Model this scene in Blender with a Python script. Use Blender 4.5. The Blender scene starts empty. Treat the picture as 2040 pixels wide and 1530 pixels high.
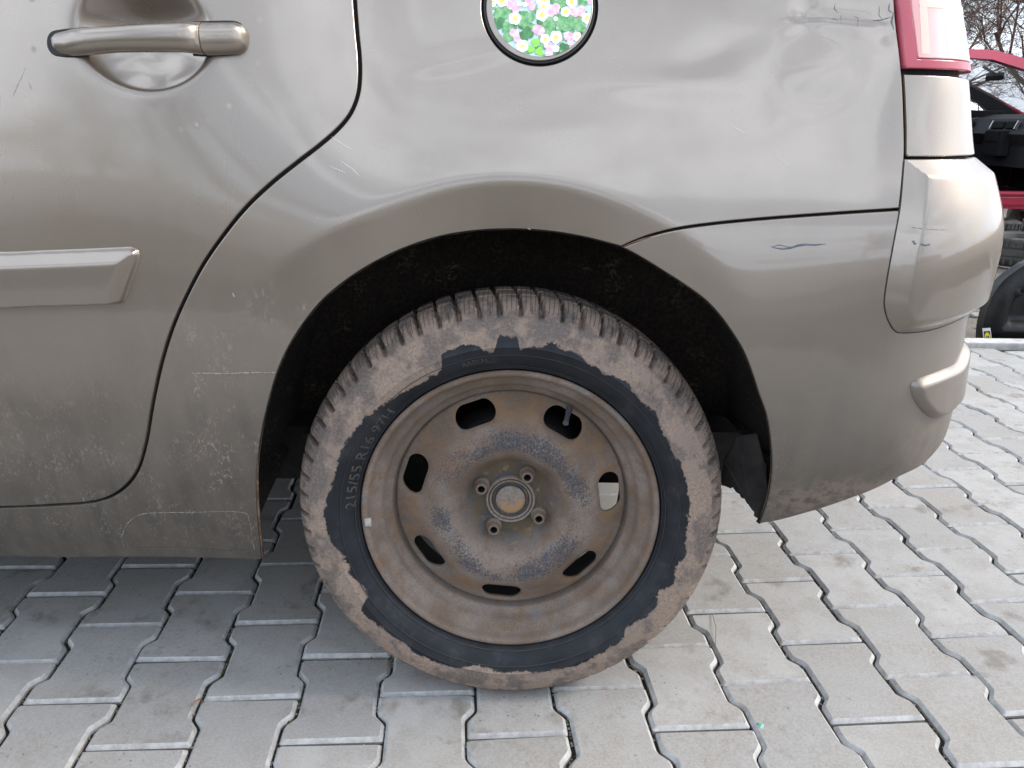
import bpy, bmesh, math, random
import numpy as np
from mathutils import Vector, Matrix, noise as mnoise
from mathutils.geometry import delaunay_2d_cdt
random.seed(7); np.random.seed(7)
scene = bpy.context.scene
COL = scene.collection
rad = math.radians

# ------------------------------------------------------------------ camera
F_PX, PITCH, YAW, ROLL = 1490.0, 0.33714, 0.0037, 0.0122182
CAM = np.array([0.0039, -0.975, 0.852])
def _camrot():
    cp, sp, cy, sy, cr, sr = math.cos(PITCH), math.sin(PITCH), math.cos(YAW), math.sin(YAW), math.cos(ROLL), math.sin(ROLL)
    Rz = np.array([[cy, sy, 0], [-sy, cy, 0], [0, 0, 1]])
    Rx = np.array([[1, 0, 0], [0, cp, -sp], [0, sp, cp]])
    M = np.array([[1, 0, 0], [0, 0, -1], [0, 1, 0]]) @ Rx @ Rz
    return np.array([[cr, -sr, 0], [sr, cr, 0], [0, 0, 1]]) @ M
RC = _camrot()            # rows: right, down, forward
cam_data = bpy.data.cameras.new('camera'); cam = bpy.data.objects.new('camera', cam_data); COL.objects.link(cam)
cam_data.sensor_width = 36; cam_data.lens = F_PX / 2040 * 36; cam_data.clip_start = .02; cam_data.clip_end = 900
m = Matrix(((RC[0][0], -RC[1][0], -RC[2][0], CAM[0]), (RC[0][1], -RC[1][1], -RC[2][1], CAM[1]), (RC[0][2], -RC[1][2], -RC[2][2], CAM[2]), (0, 0, 0, 1)))
cam.matrix_world = m
scene.camera = cam
def project(P):
    q = (np.asarray(P, float) - CAM) @ RC.T
    return np.stack([1020 + F_PX * q[..., 0] / q[..., 2], 765 + F_PX * q[..., 1] / q[..., 2]], -1)
def ray(px, py): return RC.T @ np.array([(px - 1020) / F_PX, (py - 765) / F_PX, 1.0])
def at_y(px, py, Y):
    d = ray(px, py); return CAM + d * ((Y - CAM[1]) / d[1])
def at_z(px, py, Z=0.0):
    d = ray(px, py); return CAM + d * ((Z - CAM[2]) / d[2])

# ------------------------------------------------------------------ world, sun, exposure
SUN_EL, SUN_AZ = 38.0, 5.0        # azimuth from +X towards +Y
world = bpy.data.worlds.new('World'); scene.world = world; world.use_nodes = True
wn = world.node_tree; wn.nodes.clear()
def wnode(t, **k):
    n = wn.nodes.new(t)
    for a, v in k.items(): setattr(n, a, v)
    return n
sky = wnode('ShaderNodeTexSky', sky_type='NISHITA', sun_disc=False)
sky.sun_elevation = rad(SUN_EL); sky.sun_rotation = rad(90 - SUN_AZ); sky.air_density = 1.0; sky.dust_density = 2.0
bg = wnode('ShaderNodeBackground'); bg.inputs['Strength'].default_value = 0.11
out = wnode('ShaderNodeOutputWorld')
tc = wnode('ShaderNodeTexCoord'); mp = wnode('ShaderNodeMapping'); mp.inputs['Scale'].default_value = (1.0, 1.0, 3.4)
ns = wnode('ShaderNodeTexNoise'); ns.inputs['Scale'].default_value = 2.3; ns.inputs['Detail'].default_value = 5; ns.inputs['Roughness'].default_value = .5; ns.inputs['Distortion'].default_value = .6
cr = wnode('ShaderNodeValToRGB'); cr.color_ramp.elements[0].position = .43; cr.color_ramp.elements[1].position = .55
cr.color_ramp.elements[0].color = (.30, .30, .30, 1); cr.color_ramp.elements[1].color = (1, 1, 1, 1)
mx = wnode('ShaderNodeMix', data_type='RGBA'); mx.inputs['B'].default_value = (12.1, 13.4, 15.4, 1)
wn.links.new(tc.outputs['Generated'], mp.inputs['Vector']); wn.links.new(mp.outputs[0], ns.inputs['Vector'])
wn.links.new(ns.outputs['Fac'], cr.inputs['Fac']); wn.links.new(cr.outputs['Color'], mx.inputs['Factor'])
wn.links.new(sky.outputs[0], mx.inputs['A']); wn.links.new(mx.outputs['Result'], bg.inputs['Color']); wn.links.new(bg.outputs[0], out.inputs['Surface'])
sl = bpy.data.lights.new('sun', 'SUN'); sl.energy = 2.6; sl.angle = rad(22); sl.color = (1.0, .92, .82)
sun = bpy.data.objects.new('sun', sl); COL.objects.link(sun)
sd = Vector((math.cos(rad(SUN_AZ)) * math.cos(rad(SUN_EL)), math.sin(rad(SUN_AZ)) * math.cos(rad(SUN_EL)), math.sin(rad(SUN_EL))))
sun.rotation_euler = sd.to_track_quat('Z', 'Y').to_euler(); sun.location = (6, 3, 6)
vs = scene.view_settings; vs.view_transform = 'Standard'; vs.look = 'None'; vs.gamma = 1; vs.exposure = 0.66; vs.use_curve_mapping = False

# ------------------------------------------------------------------ helpers
def tag(o, label=None, cat=None, group=None, kind=None):
    if label: o['label'] = label
    if cat: o['category'] = cat
    if group: o['group'] = group
    if kind: o['kind'] = kind
    return o
def empty(name, loc=(0, 0, 0), rot=(0, 0, 0), parent=None):
    o = bpy.data.objects.new(name, None); COL.objects.link(o); o.location = loc; o.rotation_euler = rot; o.empty_display_size = .1
    if parent: o.parent = parent
    return o
def link(name, me, parent=None):
    o = bpy.data.objects.new(name, me); COL.objects.link(o)
    if parent: o.parent = parent
    return o
def mesh(name, V, Fs, mats, parent=None, smooth=False, fmat=None, normals=None, autos=None):
    me = bpy.data.meshes.new(name)
    me.from_pydata([tuple(map(float, v)) for v in V], [], [tuple(int(i) for i in f) for f in Fs])
    if not isinstance(mats, (list, tuple)): mats = [mats]
    for mt in mats: me.materials.append(mt)
    if fmat is not None: me.polygons.foreach_set('material_index', fmat)
    if smooth or autos: me.polygons.foreach_set('use_smooth', [True] * len(me.polygons))
    me.update()
    if autos: me.set_sharp_from_angle(angle=rad(autos))
    if normals is not None: me.normals_split_custom_set_from_vertices([tuple(map(float, n)) for n in normals])
    return link(name, me, parent)
class MB:
    def __init__(s): s.V = []; s.F = []; s.M = []
    def add(s, V, Fs, mi=0):
        b = len(s.V); s.V += [tuple(map(float, v)) for v in V]; s.F += [tuple(i + b for i in f) for f in Fs]; s.M += [mi] * len(Fs)
    def box(s, c, d, R=None, mi=0, bev=0.0):
        x, y, z = d[0] / 2, d[1] / 2, d[2] / 2
        if bev:
            bm = bmesh.new(); bmesh.ops.create_cube(bm, size=1)
            for v in bm.verts: v.co = Vector((v.co.x * d[0], v.co.y * d[1], v.co.z * d[2]))
            bmesh.ops.bevel(bm, geom=bm.edges[:], offset=bev, segments=2, affect='EDGES', profile=.6)
            V = [v.co.copy() for v in bm.verts]; bm.verts.index_update(); Fs = [tuple(v.index for v in f.verts) for f in bm.faces]; bm.free()
        else:
            V = [Vector(p) for p in ((-x, -y, -z), (x, -y, -z), (x, y, -z), (-x, y, -z), (-x, -y, z), (x, -y, z), (x, y, z), (-x, y, z))]
            Fs = [(0, 3, 2, 1), (4, 5, 6, 7), (0, 1, 5, 4), (1, 2, 6, 5), (2, 3, 7, 6), (3, 0, 4, 7)]
        if R is not None: V = [R @ v for v in V]
        s.add([v + Vector(c) for v in V], Fs, mi); return s
    def tube(s, pts, r, n=8, mi=0, caps=True):
        pts = [Vector(p) for p in pts]; rs = r if isinstance(r, (list, tuple)) else [r] * len(pts)
        t0 = (pts[1] - pts[0]).normalized(); up = Vector((0, 0, 1)) if abs(t0.z) < .9 else Vector((1, 0, 0))
        V = []; a = t0.cross(up).normalized()
        for i, p in enumerate(pts):
            t = (pts[min(i + 1, len(pts) - 1)] - pts[max(i - 1, 0)]).normalized()
            a = (a - t * a.dot(t)).normalized(); b = t.cross(a)
            for k in range(n):
                an = 2 * math.pi * k / n; V.append(p + (a * math.cos(an) + b * math.sin(an)) * rs[i])
        Fs = [(i * n + k, i * n + (k + 1) % n, (i + 1) * n + (k + 1) % n, (i + 1) * n + k) for i in range(len(pts) - 1) for k in range(n)]
        if caps: Fs += [tuple(range(n))[::-1], tuple((len(pts) - 1) * n + k for k in range(n))]
        s.add(V, Fs, mi); return s
    def lathe(s, prof, n=64, C=(0, 0, 0), mi=0, closed=False):
        # axis = Y; prof list of (r, y); angle in XZ plane
        V = []
        for r, y in prof:
            for k in range(n):
                a = 2 * math.pi * k / n; V.append((C[0] + r * math.cos(a), C[1] + y, C[2] + r * math.sin(a)))
        m_ = len(prof); Fs = []
        for i in range(m_ - (0 if closed else 1)):
            j = (i + 1) % m_
            for k in range(n): Fs.append((i * n + k, i * n + (k + 1) % n, j * n + (k + 1) % n, j * n + k))
        s.add(V, Fs, mi); return s
    def prism(s, poly, ax, a, b, mi=0):
        # poly of 2-D points extruded along axis ax from a to b
        n = len(poly)
        def P(p, t):
            q = [0, 0, 0]; o = [i for i in range(3) if i != ax]; q[ax] = t; q[o[0]] = p[0]; q[o[1]] = p[1]; return tuple(q)
        V = [P(p, a) for p in poly] + [P(p, b) for p in poly]
        Fs = [tuple(range(n)), tuple(range(2 * n - 1, n - 1, -1))] + [(i, n + i, n + (i + 1) % n, (i + 1) % n) for i in range(n)]
        s.add(V, Fs, mi); return s
    def build(s, name, mats, parent=None, smooth=False, autos=None):
        return mesh(name, s.V, s.F, mats, parent, smooth, s.M, None, autos)

# ------------------------------------------------------------------ materials
class Mat:
    def __init__(s, name):
        s.m = bpy.data.materials.new(name); s.m.use_nodes = True; s.t = s.m.node_tree; s.t.nodes.clear()
        s.o = s.n('ShaderNodeOutputMaterial'); s.b = s.n('ShaderNodeBsdfPrincipled'); s.l(s.b.outputs[0], s.o.inputs[0])
        s.tc = s.n('ShaderNodeTexCoord'); s.co = s.tc.outputs['Object']
    def n(s, t, **k):
        n = s.t.nodes.new(t)
        for a, v in k.items(): setattr(n, a, v)
        return n
    def l(s, a, b): s.t.links.new(a, b)
    def put(s, inp, v):
        if hasattr(v, 'links'): s.l(v, inp)
        else:
            if isinstance(v, (tuple, list)) and len(v) == 3 and inp.type == 'RGBA': v = (*v, 1)
            inp.default_value = v
    def set(s, **k):
        for a, v in k.items(): s.put(s.b.inputs[a.replace('_', ' ')], v)
        return s
    def map(s, v=None, scale=(1, 1, 1), loc=(0, 0, 0), rot=(0, 0, 0)):
        n = s.n('ShaderNodeMapping'); s.l(v or s.co, n.inputs[0]); n.inputs['Scale'].default_value = scale; n.inputs['Location'].default_value = loc; n.inputs['Rotation'].default_value = rot
        return n.outputs[0]
    def noise(s, scale, detail=4, rough=.55, v=None, dist=0, w=None):
        n = s.n('ShaderNodeTexNoise')
        if w is not None: n.noise_dimensions = '4D'; s.put(n.inputs['W'], w)
        s.l(v or s.co, n.inputs['Vector']); n.inputs['Scale'].default_value = scale; n.inputs['Detail'].default_value = detail; n.inputs['Roughness'].default_value = rough; n.inputs['Distortion'].default_value = dist
        return n.outputs['Fac']
    def vor(s, scale, v=None, feat='F1'):
        n = s.n('ShaderNodeTexVoronoi', feature=feat); s.l(v or s.co, n.inputs['Vector']); n.inputs['Scale'].default_value = scale; return n.outputs['Distance']
    def ramp(s, f, a, b, c0=0.0, c1=1.0, smooth=True):
        n = s.n('ShaderNodeMapRange', interpolation_type='SMOOTHSTEP' if smooth else 'LINEAR'); s.put(n.inputs[0], f)
        n.inputs[1].default_value = a; n.inputs[2].default_value = b; n.inputs[3].default_value = c0; n.inputs[4].default_value = c1
        return n.outputs[0]
    def math(s, op, a, b=0.0, c=None):
        n = s.n('ShaderNodeMath', operation=op); s.put(n.inputs[0], a); s.put(n.inputs[1], b)
        if c is not None: s.put(n.inputs[2], c)
        return n.outputs[0]
    def mul(s, *a):
        r = a[0]
        for x in a[1:]: r = s.math('MULTIPLY', r, x)
        return r
    def add(s, a, b): return s.math('ADD', a, b)
    def clamp(s, a):
        n = s.n('ShaderNodeClamp'); s.l(a, n.inputs[0]); return n.outputs[0]
    def mix(s, f, a, b, mode='MIX'):
        n = s.n('ShaderNodeMix', data_type='RGBA', blend_type=mode); s.put(n.inputs['Factor'], f); s.put(n.inputs['A'], a); s.put(n.inputs['B'], b); return n.outputs['Result']
    def xyz(s, v=None):
        n = s.n('ShaderNodeSeparateXYZ'); s.l(v or s.co, n.inputs[0]); return n.outputs
    def blob(s, x, z, rx, rz):
        X = s.xyz(); a = s.math('DIVIDE', s.math('SUBTRACT', X[0], x), rx); b = s.math('DIVIDE', s.math('SUBTRACT', X[2], z), rz)
        d = s.add(s.mul(a, a), s.mul(b, b)); return s.ramp(d, 0.0, 1.0, 1.0, 0.0)
    def bump(s, h, strength=.3, dist=.001):
        n = s.n('ShaderNodeBump'); n.inputs['Strength'].default_value = strength; n.inputs['Distance'].default_value = dist; s.l(h, n.inputs['Height']); s.l(n.outputs[0], s.b.inputs['Normal']); return s
def simple(name, col, rough=.6, metal=0.0, var=.15, scale=20, bump=.15, **k):
    M = Mat(name); nz = M.noise(scale, 5, .6)
    c2 = tuple(c * (1 - var * 2) for c in col); c1 = tuple(min(1, c * (1 + var)) for c in col)
    M.set(Base_Color=M.mix(M.ramp(nz, .3, .7), c2, c1), Roughness=rough, Metallic=metal, **k)
    if bump: M.bump(M.noise(scale * 6, 3), bump, .0015)
    return M.m

def make_paint(name, tint=1.0, ro=0.0):
    M = Mat(name); X = M.xyz(); x, z = X[0], X[2]
    base = tuple(c * tint for c in (.305, .260, .215))
    flake = M.noise(2600, 1, .5)
    base = M.mix(M.ramp(flake, .3, .7), tuple(c * .93 for c in base), tuple(c * 1.07 for c in base))
    # road film: thicker toward the sill, streaky
    st = M.map(scale=(40, 40, 7)); streak = M.noise(1, 2, .5, st)
    fine = M.noise(170, 6, .72, M.map(scale=(1.5, 1.5, .8)))
    cloud = M.noise(7, 5, .6)
    low = M.ramp(M.add(z, M.mul(M.math('SUBTRACT', cloud, .5), .30)), .26, .74, 1.0, 0.0)
    film = M.mul(low, M.add(.62, M.mul(.30, streak)))
    film = M.clamp(M.add(film, M.mul(.07, M.ramp(cloud, .42, .7))))
    # scuffed light flecks of dried mud
    wsp = M.n('ShaderNodeTexNoise'); M.l(M.map(scale=(1.25, 1.25, .6)), wsp.inputs['Vector']); wsp.inputs['Scale'].default_value = 210; wsp.inputs['Detail'].default_value = 3; wsp.inputs['Distortion'].default_value = 1.2
    fl = M.ramp(M.add(wsp.outputs['Fac'], M.mul(.25, M.math('SUBTRACT', M.noise(60, 3, .6), .5))), .53, .66)
    b = M.blob(-.40, .47, .085, .21)
    for q in ((-.37, .36, .13, .15), (-.385, .585, .06, .09), (.435, .31, .11, .055), (.50, .36, .09, .06), (.37, .38, .04, .10), (-.62, .42, .30, .17), (-.55, .29, .35, .07), (-.30, .62, .07, .05)):
        b = M.math('MAXIMUM', b, M.mul(M.blob(*q), .45))
    patch = M.ramp(M.noise(26, 4, .6), .42, .62)
    flecks = M.clamp(M.mul(fl, b, M.add(.10, patch), .95))
    flecks = M.math('MAXIMUM', flecks, M.mul(M.ramp(wsp.outputs['Fac'], .62, .72), M.ramp(z, .30, .50, 1.0, 0.0), .25))
    dirt = M.mix(M.ramp(M.noise(12, 3), .35, .65), (.020, .0185, .0155), (.040, .0355, .029))
    c = M.mix(film, base, dirt)
    # warm band of dried mud under the bumper
    mud = M.mul(M.math('MAXIMUM', M.blob(.49, .345, .17, .06), M.mul(M.blob(.58, .42, .10, .12), .35)), M.ramp(M.noise(46, 6, .75), .40, .58))
    c = M.mix(M.mul(mud, .85), c, (.215, .165, .13))
    c = M.mix(flecks, c, (.27, .215, .18))
    d = M.clamp(M.add(M.add(film, M.mul(mud, .6)), flecks))
    M.set(Base_Color=c, Metallic=M.ramp(d, 0, 1, .90, .10, False), Roughness=M.add(M.ramp(d, 0, 1, .27 + ro, .70, False), M.mul(.02, M.ramp(streak, .3, .7))),
          Coat_Weight=M.ramp(d, .0, .8, 1.0, .05, False), Coat_IOR=1.62, Coat_Roughness=M.add(.05, M.mul(.03, M.ramp(cloud, .35, .65))))
    h = M.add(M.mul(.5, flecks), M.mul(.12, fine)); M.bump(h, .03, .0004)
    return M.m
PAINT = make_paint('champagne_paint')
PAINT_TRIM = make_paint('champagne_trim_paint', .93, .07)
GAP = simple('gap_black', (.008, .008, .010), .8, bump=0)
GASKET = simple('gasket_black', (.012, .011, .012), .55, bump=.05)

def make_liner():
    M = Mat('liner_felt'); n = M.noise(160, 6, .75); p = M.noise(14, 4)
    c = M.mix(M.ramp(n, .4, .75), (.012, .009, .0075), (.055, .037, .024)); c = M.mix(M.mul(M.ramp(p, .52, .7), M.ramp(n, .5, .62)), c, (.13, .088, .058))
    M.set(Base_Color=c, Roughness=.95); M.bump(n, .8, .004); return M.m
LINER = make_liner()
RUSTEDGE = simple('rusty_edge', (.16, .085, .045), .9, var=.3, scale=60, bump=.5)

def make_rubber(local=True):
    M = Mat('tyre_rubber'); at = M.n('ShaderNodeAttribute', attribute_name='mud'); mu = at.outputs['Fac']
    bl = M.noise(60, 7, .70); fine = M.noise(260, 6, .75); med = M.noise(18, 5, .6)
    v = M.add(M.add(mu, M.mul(M.math('SUBTRACT', bl, .5), 1.25)), M.mul(M.math('SUBTRACT', M.noise(24, 4, .6), .5), .5)); v = M.add(v, M.mul(M.math('SUBTRACT', fine, .5), .35)); cover = M.ramp(v, -.035, .075)
    worn = M.mul(M.ramp(M.noise(20, 6, .72), .46, .56), M.ramp(fine, .40, .54), M.ramp(mu, .05, .5, .5, 1.0)); cover = M.mul(cover, M.math('SUBTRACT', 1.0, M.mul(worn, .75)))
    pits = M.ramp(M.vor(230), .10, .22); cover = M.mul(cover, M.add(.55, M.mul(.45, pits)))
    rub = M.mix(M.ramp(med, .3, .7), (.007, .0085, .011), (.015, .017, .022))
    haze_ = M.mul(M.ramp(M.noise(35, 6, .7, M.map(scale=(1, 1, 1))), .52, .72), .30); rub = M.mix(haze_, rub, (.070, .064, .060)); rub = M.mix(M.mul(M.ramp(mu, .02, .10), .55), rub, (.125, .118, .122))
    mudc = M.mix(M.ramp(fine, .32, .68), (.190, .140, .108), (.335, .255, .200)); mudc = M.mix(M.ramp(med, .35, .7), mudc, (.245, .186, .148))
    M.set(Roughness=M.ramp(cover, 0, 1, .58, .95, False), Specular_IOR_Level=.3)
    X = M.xyz(); an = M.math('ARCTAN2', X[2], X[0]); rr = M.math('SQRT', M.add(M.mul(X[0], X[0]), M.mul(X[2], X[2])))
    wob = M.mul(M.math('SINE', M.mul(X[1], 900.0)), .06)
    fr = M.math('FRACT', M.add(M.add(M.mul(an, 66 * 4.5 / 6.2831853), wob), 1000.0)); si = M.mul(M.ramp(M.math('ABSOLUTE', M.math('SUBTRACT', fr, .5)), .045, .10, 1, 0), M.ramp(rr, .301, .304))
    h = M.math('SUBTRACT', M.add(M.mul(cover, .8), M.mul(fine, .35)), M.mul(si, 1.5)); M.bump(h, .55, .0016)
    col = M.mix(M.mul(cover, .94), rub, mudc); M.set(Base_Color=M.mix(M.mul(si, .75), col, (.02, .018, .017))); return M.m
RUBBER = make_rubber()
def make_letters():
    M = Mat('tyre_letter_rubber'); M.set(Base_Color=M.mix(M.ramp(M.noise(220, 4), .35, .7), (.024, .023, .024), (.056, .050, .046)), Roughness=.7); return M.m
LETTER = make_letters()

def make_rim(name='rusty_steel', spots=True):
    M = Mat(name); X = M.xyz(); r = M.math('SQRT', M.add(M.mul(X[0], X[0]), M.mul(X[2], X[2])))
    big = M.noise(13, 4, .6); med = M.noise(42, 5, .65); fine = M.noise(420, 4, .75)
    c = M.mix(M.ramp(big, .38, .64), (.160, .113, .082), (.232, .185, .154))
    c = M.mix(M.mul(M.ramp(med, .48, .70), .75), c, (.190, .112, .062))
    c = M.mix(M.mul(M.ramp(M.noise(30, 4, .6, M.map(loc=(3, 1, 2))), .54, .72), .7), c, (.160, .155, .155))
    c = M.mix(M.mul(M.ramp(fine, .38, .66), .5), c, (.075, .060, .050))
    if spots:
        ring = M.mul(M.ramp(r, .078, .098), M.ramp(r, .112, .136, 1, 0))
        sp = M.noise(360, 4, .8); zone = M.ramp(M.noise(11, 3, .5, M.map(loc=(5, 2, 7))), .36, .58)
        thr = M.add(sp, M.mul(M.mul(ring, zone), .21)); k = M.mul(M.ramp(thr, .62, .72), M.ramp(M.mul(ring, zone), .05, .35))
        c = M.mix(M.mul(k, .9), c, (.045, .048, .060))
        hub = M.ramp(r, .050, .084, 1, 0)
        hb = M.mix(M.ramp(M.noise(34, 4), .42, .62), (.085, .066, .038), (.050, .056, .062)); hb = M.mix(M.ramp(M.noise(55, 3), .55, .7), hb, (.21, .13, .055))
        c = M.mix(M.mul(hub, .92), c, hb)
        halo = M.mul(M.ramp(r, .125, .15), M.ramp(r, .165, .176, 1, 0), M.ramp(M.noise(25, 4), .42, .6)); c = M.mix(M.mul(halo, .65), c, (.21, .120, .055))
        crease = M.mul(M.ramp(r, .1715, .175), M.ramp(r, .177, .181, 1, 0)); c = M.mix(M.mul(crease, .55), c, (.06, .05, .042))  # disc crease darkened, shade of the recess put into the colour
    M.set(Base_Color=c, Roughness=.86, Metallic=.08); M.bump(M.add(M.mul(fine, .7), M.mul(med, .5)), .5, .0012); return M.m
def make_cap():
    M = Mat('hub_cap_rust'); X = M.xyz(); r = M.math('SQRT', M.add(M.mul(X[0], X[0]), M.mul(X[2], X[2])))
    c = M.mix(M.ramp(M.noise(300, 4), .35, .65), (.16, .125, .10), (.23, .195, .17))
    c = M.mix(M.mul(M.ramp(r, .018, .022, 1, 0), M.ramp(M.add(M.noise(90, 4), M.mul(X[2], -9.0)), .45, .62)), c, (.30, .17, .075))
    c = M.mix(M.mul(M.ramp(r, .0215, .0235), M.ramp(r, .0285, .030, 1, 0)), c, (.045, .04, .038)); c = M.mix(M.mul(M.ramp(r, .0318, .0328), M.ramp(r, .0335, .0345, 1, 0)), c, (.05, .04, .035))  # grooves darkened in the colour to read as shaded recesses
    M.set(Base_Color=c, Roughness=.8); M.bump(M.noise(400, 3), .3, .0008); return M.m
CAPM = make_cap()
RIM = make_rim(); NUTM = make_rim('dusty_nut_steel', False)
DARKMETAL = simple('dark_dirty_metal', (.014, .012, .011), .9, .0, var=.3, scale=40)
DARKHOLE = simple('bore_black', (.010, .009, .009), .9, bump=0)  # black stands in for the shade inside the barrel and nut bores

def make_paver():
    M = Mat('concrete_paver'); oi = M.n('ShaderNodeObjectInfo'); rnd = oi.outputs['Random']
    geo = M.n('ShaderNodeNewGeometry'); P = geo.outputs['Position']
    big = M.noise(2.2, 5, .6, P); med = M.noise(17, 6, .65, P); fine = M.noise(240, 5, .75, P); grit = M.noise(900, 2, .6, P)
    c = M.mix(rnd, (.235, .228, .218), (.330, .322, .308))
    c = M.mix(M.mul(M.ramp(med, .40, .66), .55), c, (.215, .198, .176))
    c = M.mix(M.mul(M.ramp(big, .46, .68), .50), c, (.225, .202, .172))
    c = M.mix(M.mul(M.ramp(fine, .36, .64), .30), c, (.42, .415, .405))
    c = M.mix(M.mul(M.ramp(grit, .60, .70), .55), c, (.16, .15, .14))
    c = M.mix(M.mul(M.ramp(M.vor(70, P), .16, .05), M.ramp(M.noise(7, 3, .5, P), .50, .62)), c, (.13, .115, .095))
    st = M.mul(M.ramp(M.noise(9, 4, .6, M.map(P, loc=(4, 9, 1))), .58, .72), .65); c = M.mix(st, c, (.115, .096, .074)); gr = M.mul(M.ramp(M.noise(55, 6, .75, P), .54, .66), M.ramp(M.noise(4, 3, .5, P), .45, .62), .5); c = M.mix(gr, c, (.16, .14, .115))
    scr = M.ramp(M.noise(1, 4, .6, M.map(P, scale=(9, 320, 9), rot=(0, 0, .5))), .66, .75); c = M.mix(M.mul(scr, .30), c, (.53, .52, .50))
    M.set(Base_Color=c, Roughness=.88); M.bump(M.add(M.mul(fine, .6), M.mul(grit, .45)), .45, .0012); return M.m
PAVER = make_paver()
def make_chamfer():
    M = Mat('paver_chamfer'); geo = M.n('ShaderNodeNewGeometry'); P = geo.outputs['Position']
    c = M.mix(M.ramp(M.noise(60, 5, .6, P), .35, .65), (.30, .298, .292), (.42, .418, .41)); c = M.mix(M.ramp(M.noise(9, 5, .65, P), .55, .70), c, (.27, .25, .22))
    c = M.mix(M.ramp(M.noise(330, 3, .7, P), .60, .70), c, (.25, .24, .22))
    M.set(Base_Color=c, Roughness=.85); M.bump(M.noise(300, 4, .7, P), .4, .001); return M.m
CHAMFER = make_chamfer()
def make_joint():
    M = Mat('joint_soil'); geo = M.n('ShaderNodeNewGeometry'); P = geo.outputs['Position']; f = M.noise(420, 4, .8, P)
    c = M.mix(M.ramp(f, .4, .7), (.012, .0105, .009), (.060, .050, .038)); c = M.mix(M.mul(M.ramp(M.noise(5, 4, .6, P), .60, .70), M.ramp(f, .3, .5)), c, (.045, .062, .014))
    M.set(Base_Color=c, Roughness=1.0); M.bump(f, 1.0, .004); return M.m
JOINT = make_joint()

# ------------------------------------------------------------------ ground, pavement
def make_dirt():
    M = Mat('yard_dirt'); c = M.mix(M.ramp(M.noise(1.3, 6, .6), .35, .65), (.10, .085, .068), (.19, .165, .135))
    c = M.mix(M.ramp(M.vor(26), .05, .16, 1, 0), c, (.34, .32, .29)); c = M.mix(M.mul(M.ramp(M.noise(60, 5, .7), .5, .7), .6), c, (.05, .042, .034))
    M.set(Base_Color=c, Roughness=.95); M.bump(M.noise(14, 6, .7), .8, .03); return M.m
DIRT = make_dirt()
KERB_Y = 2.02
def grid_ground():
    V = []; Fs = []; n = 60
    xs = [math.copysign(abs(t) ** 2.6, t) * 400 for t in np.linspace(-1, 1, n)]
    for y in xs:
        for x in xs: V.append((x, y, -.055 + (.02 * mnoise.noise(Vector((x * .6, y * .6, 0))) if abs(x) < 30 and abs(y) < 30 else 0)))
    for j in range(n - 1):
        for i in range(n - 1): a = j * n + i; Fs.append((a, a + 1, a + n + 1, a + n))
    return mesh('ground', V, Fs, DIRT, smooth=True)
tag(grid_ground(), kind='structure', label='bare brown yard dirt beyond the paved area')
pav = MB(); pav.box((1.0, (KERB_Y - 5.2) / 2, -.0292), (16.0, KERB_Y + 5.2, .04)); pav = pav.build('pavement', JOINT); tag(pav, kind='structure', label='grey interlocking concrete pavers with dark soil joints')

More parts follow.
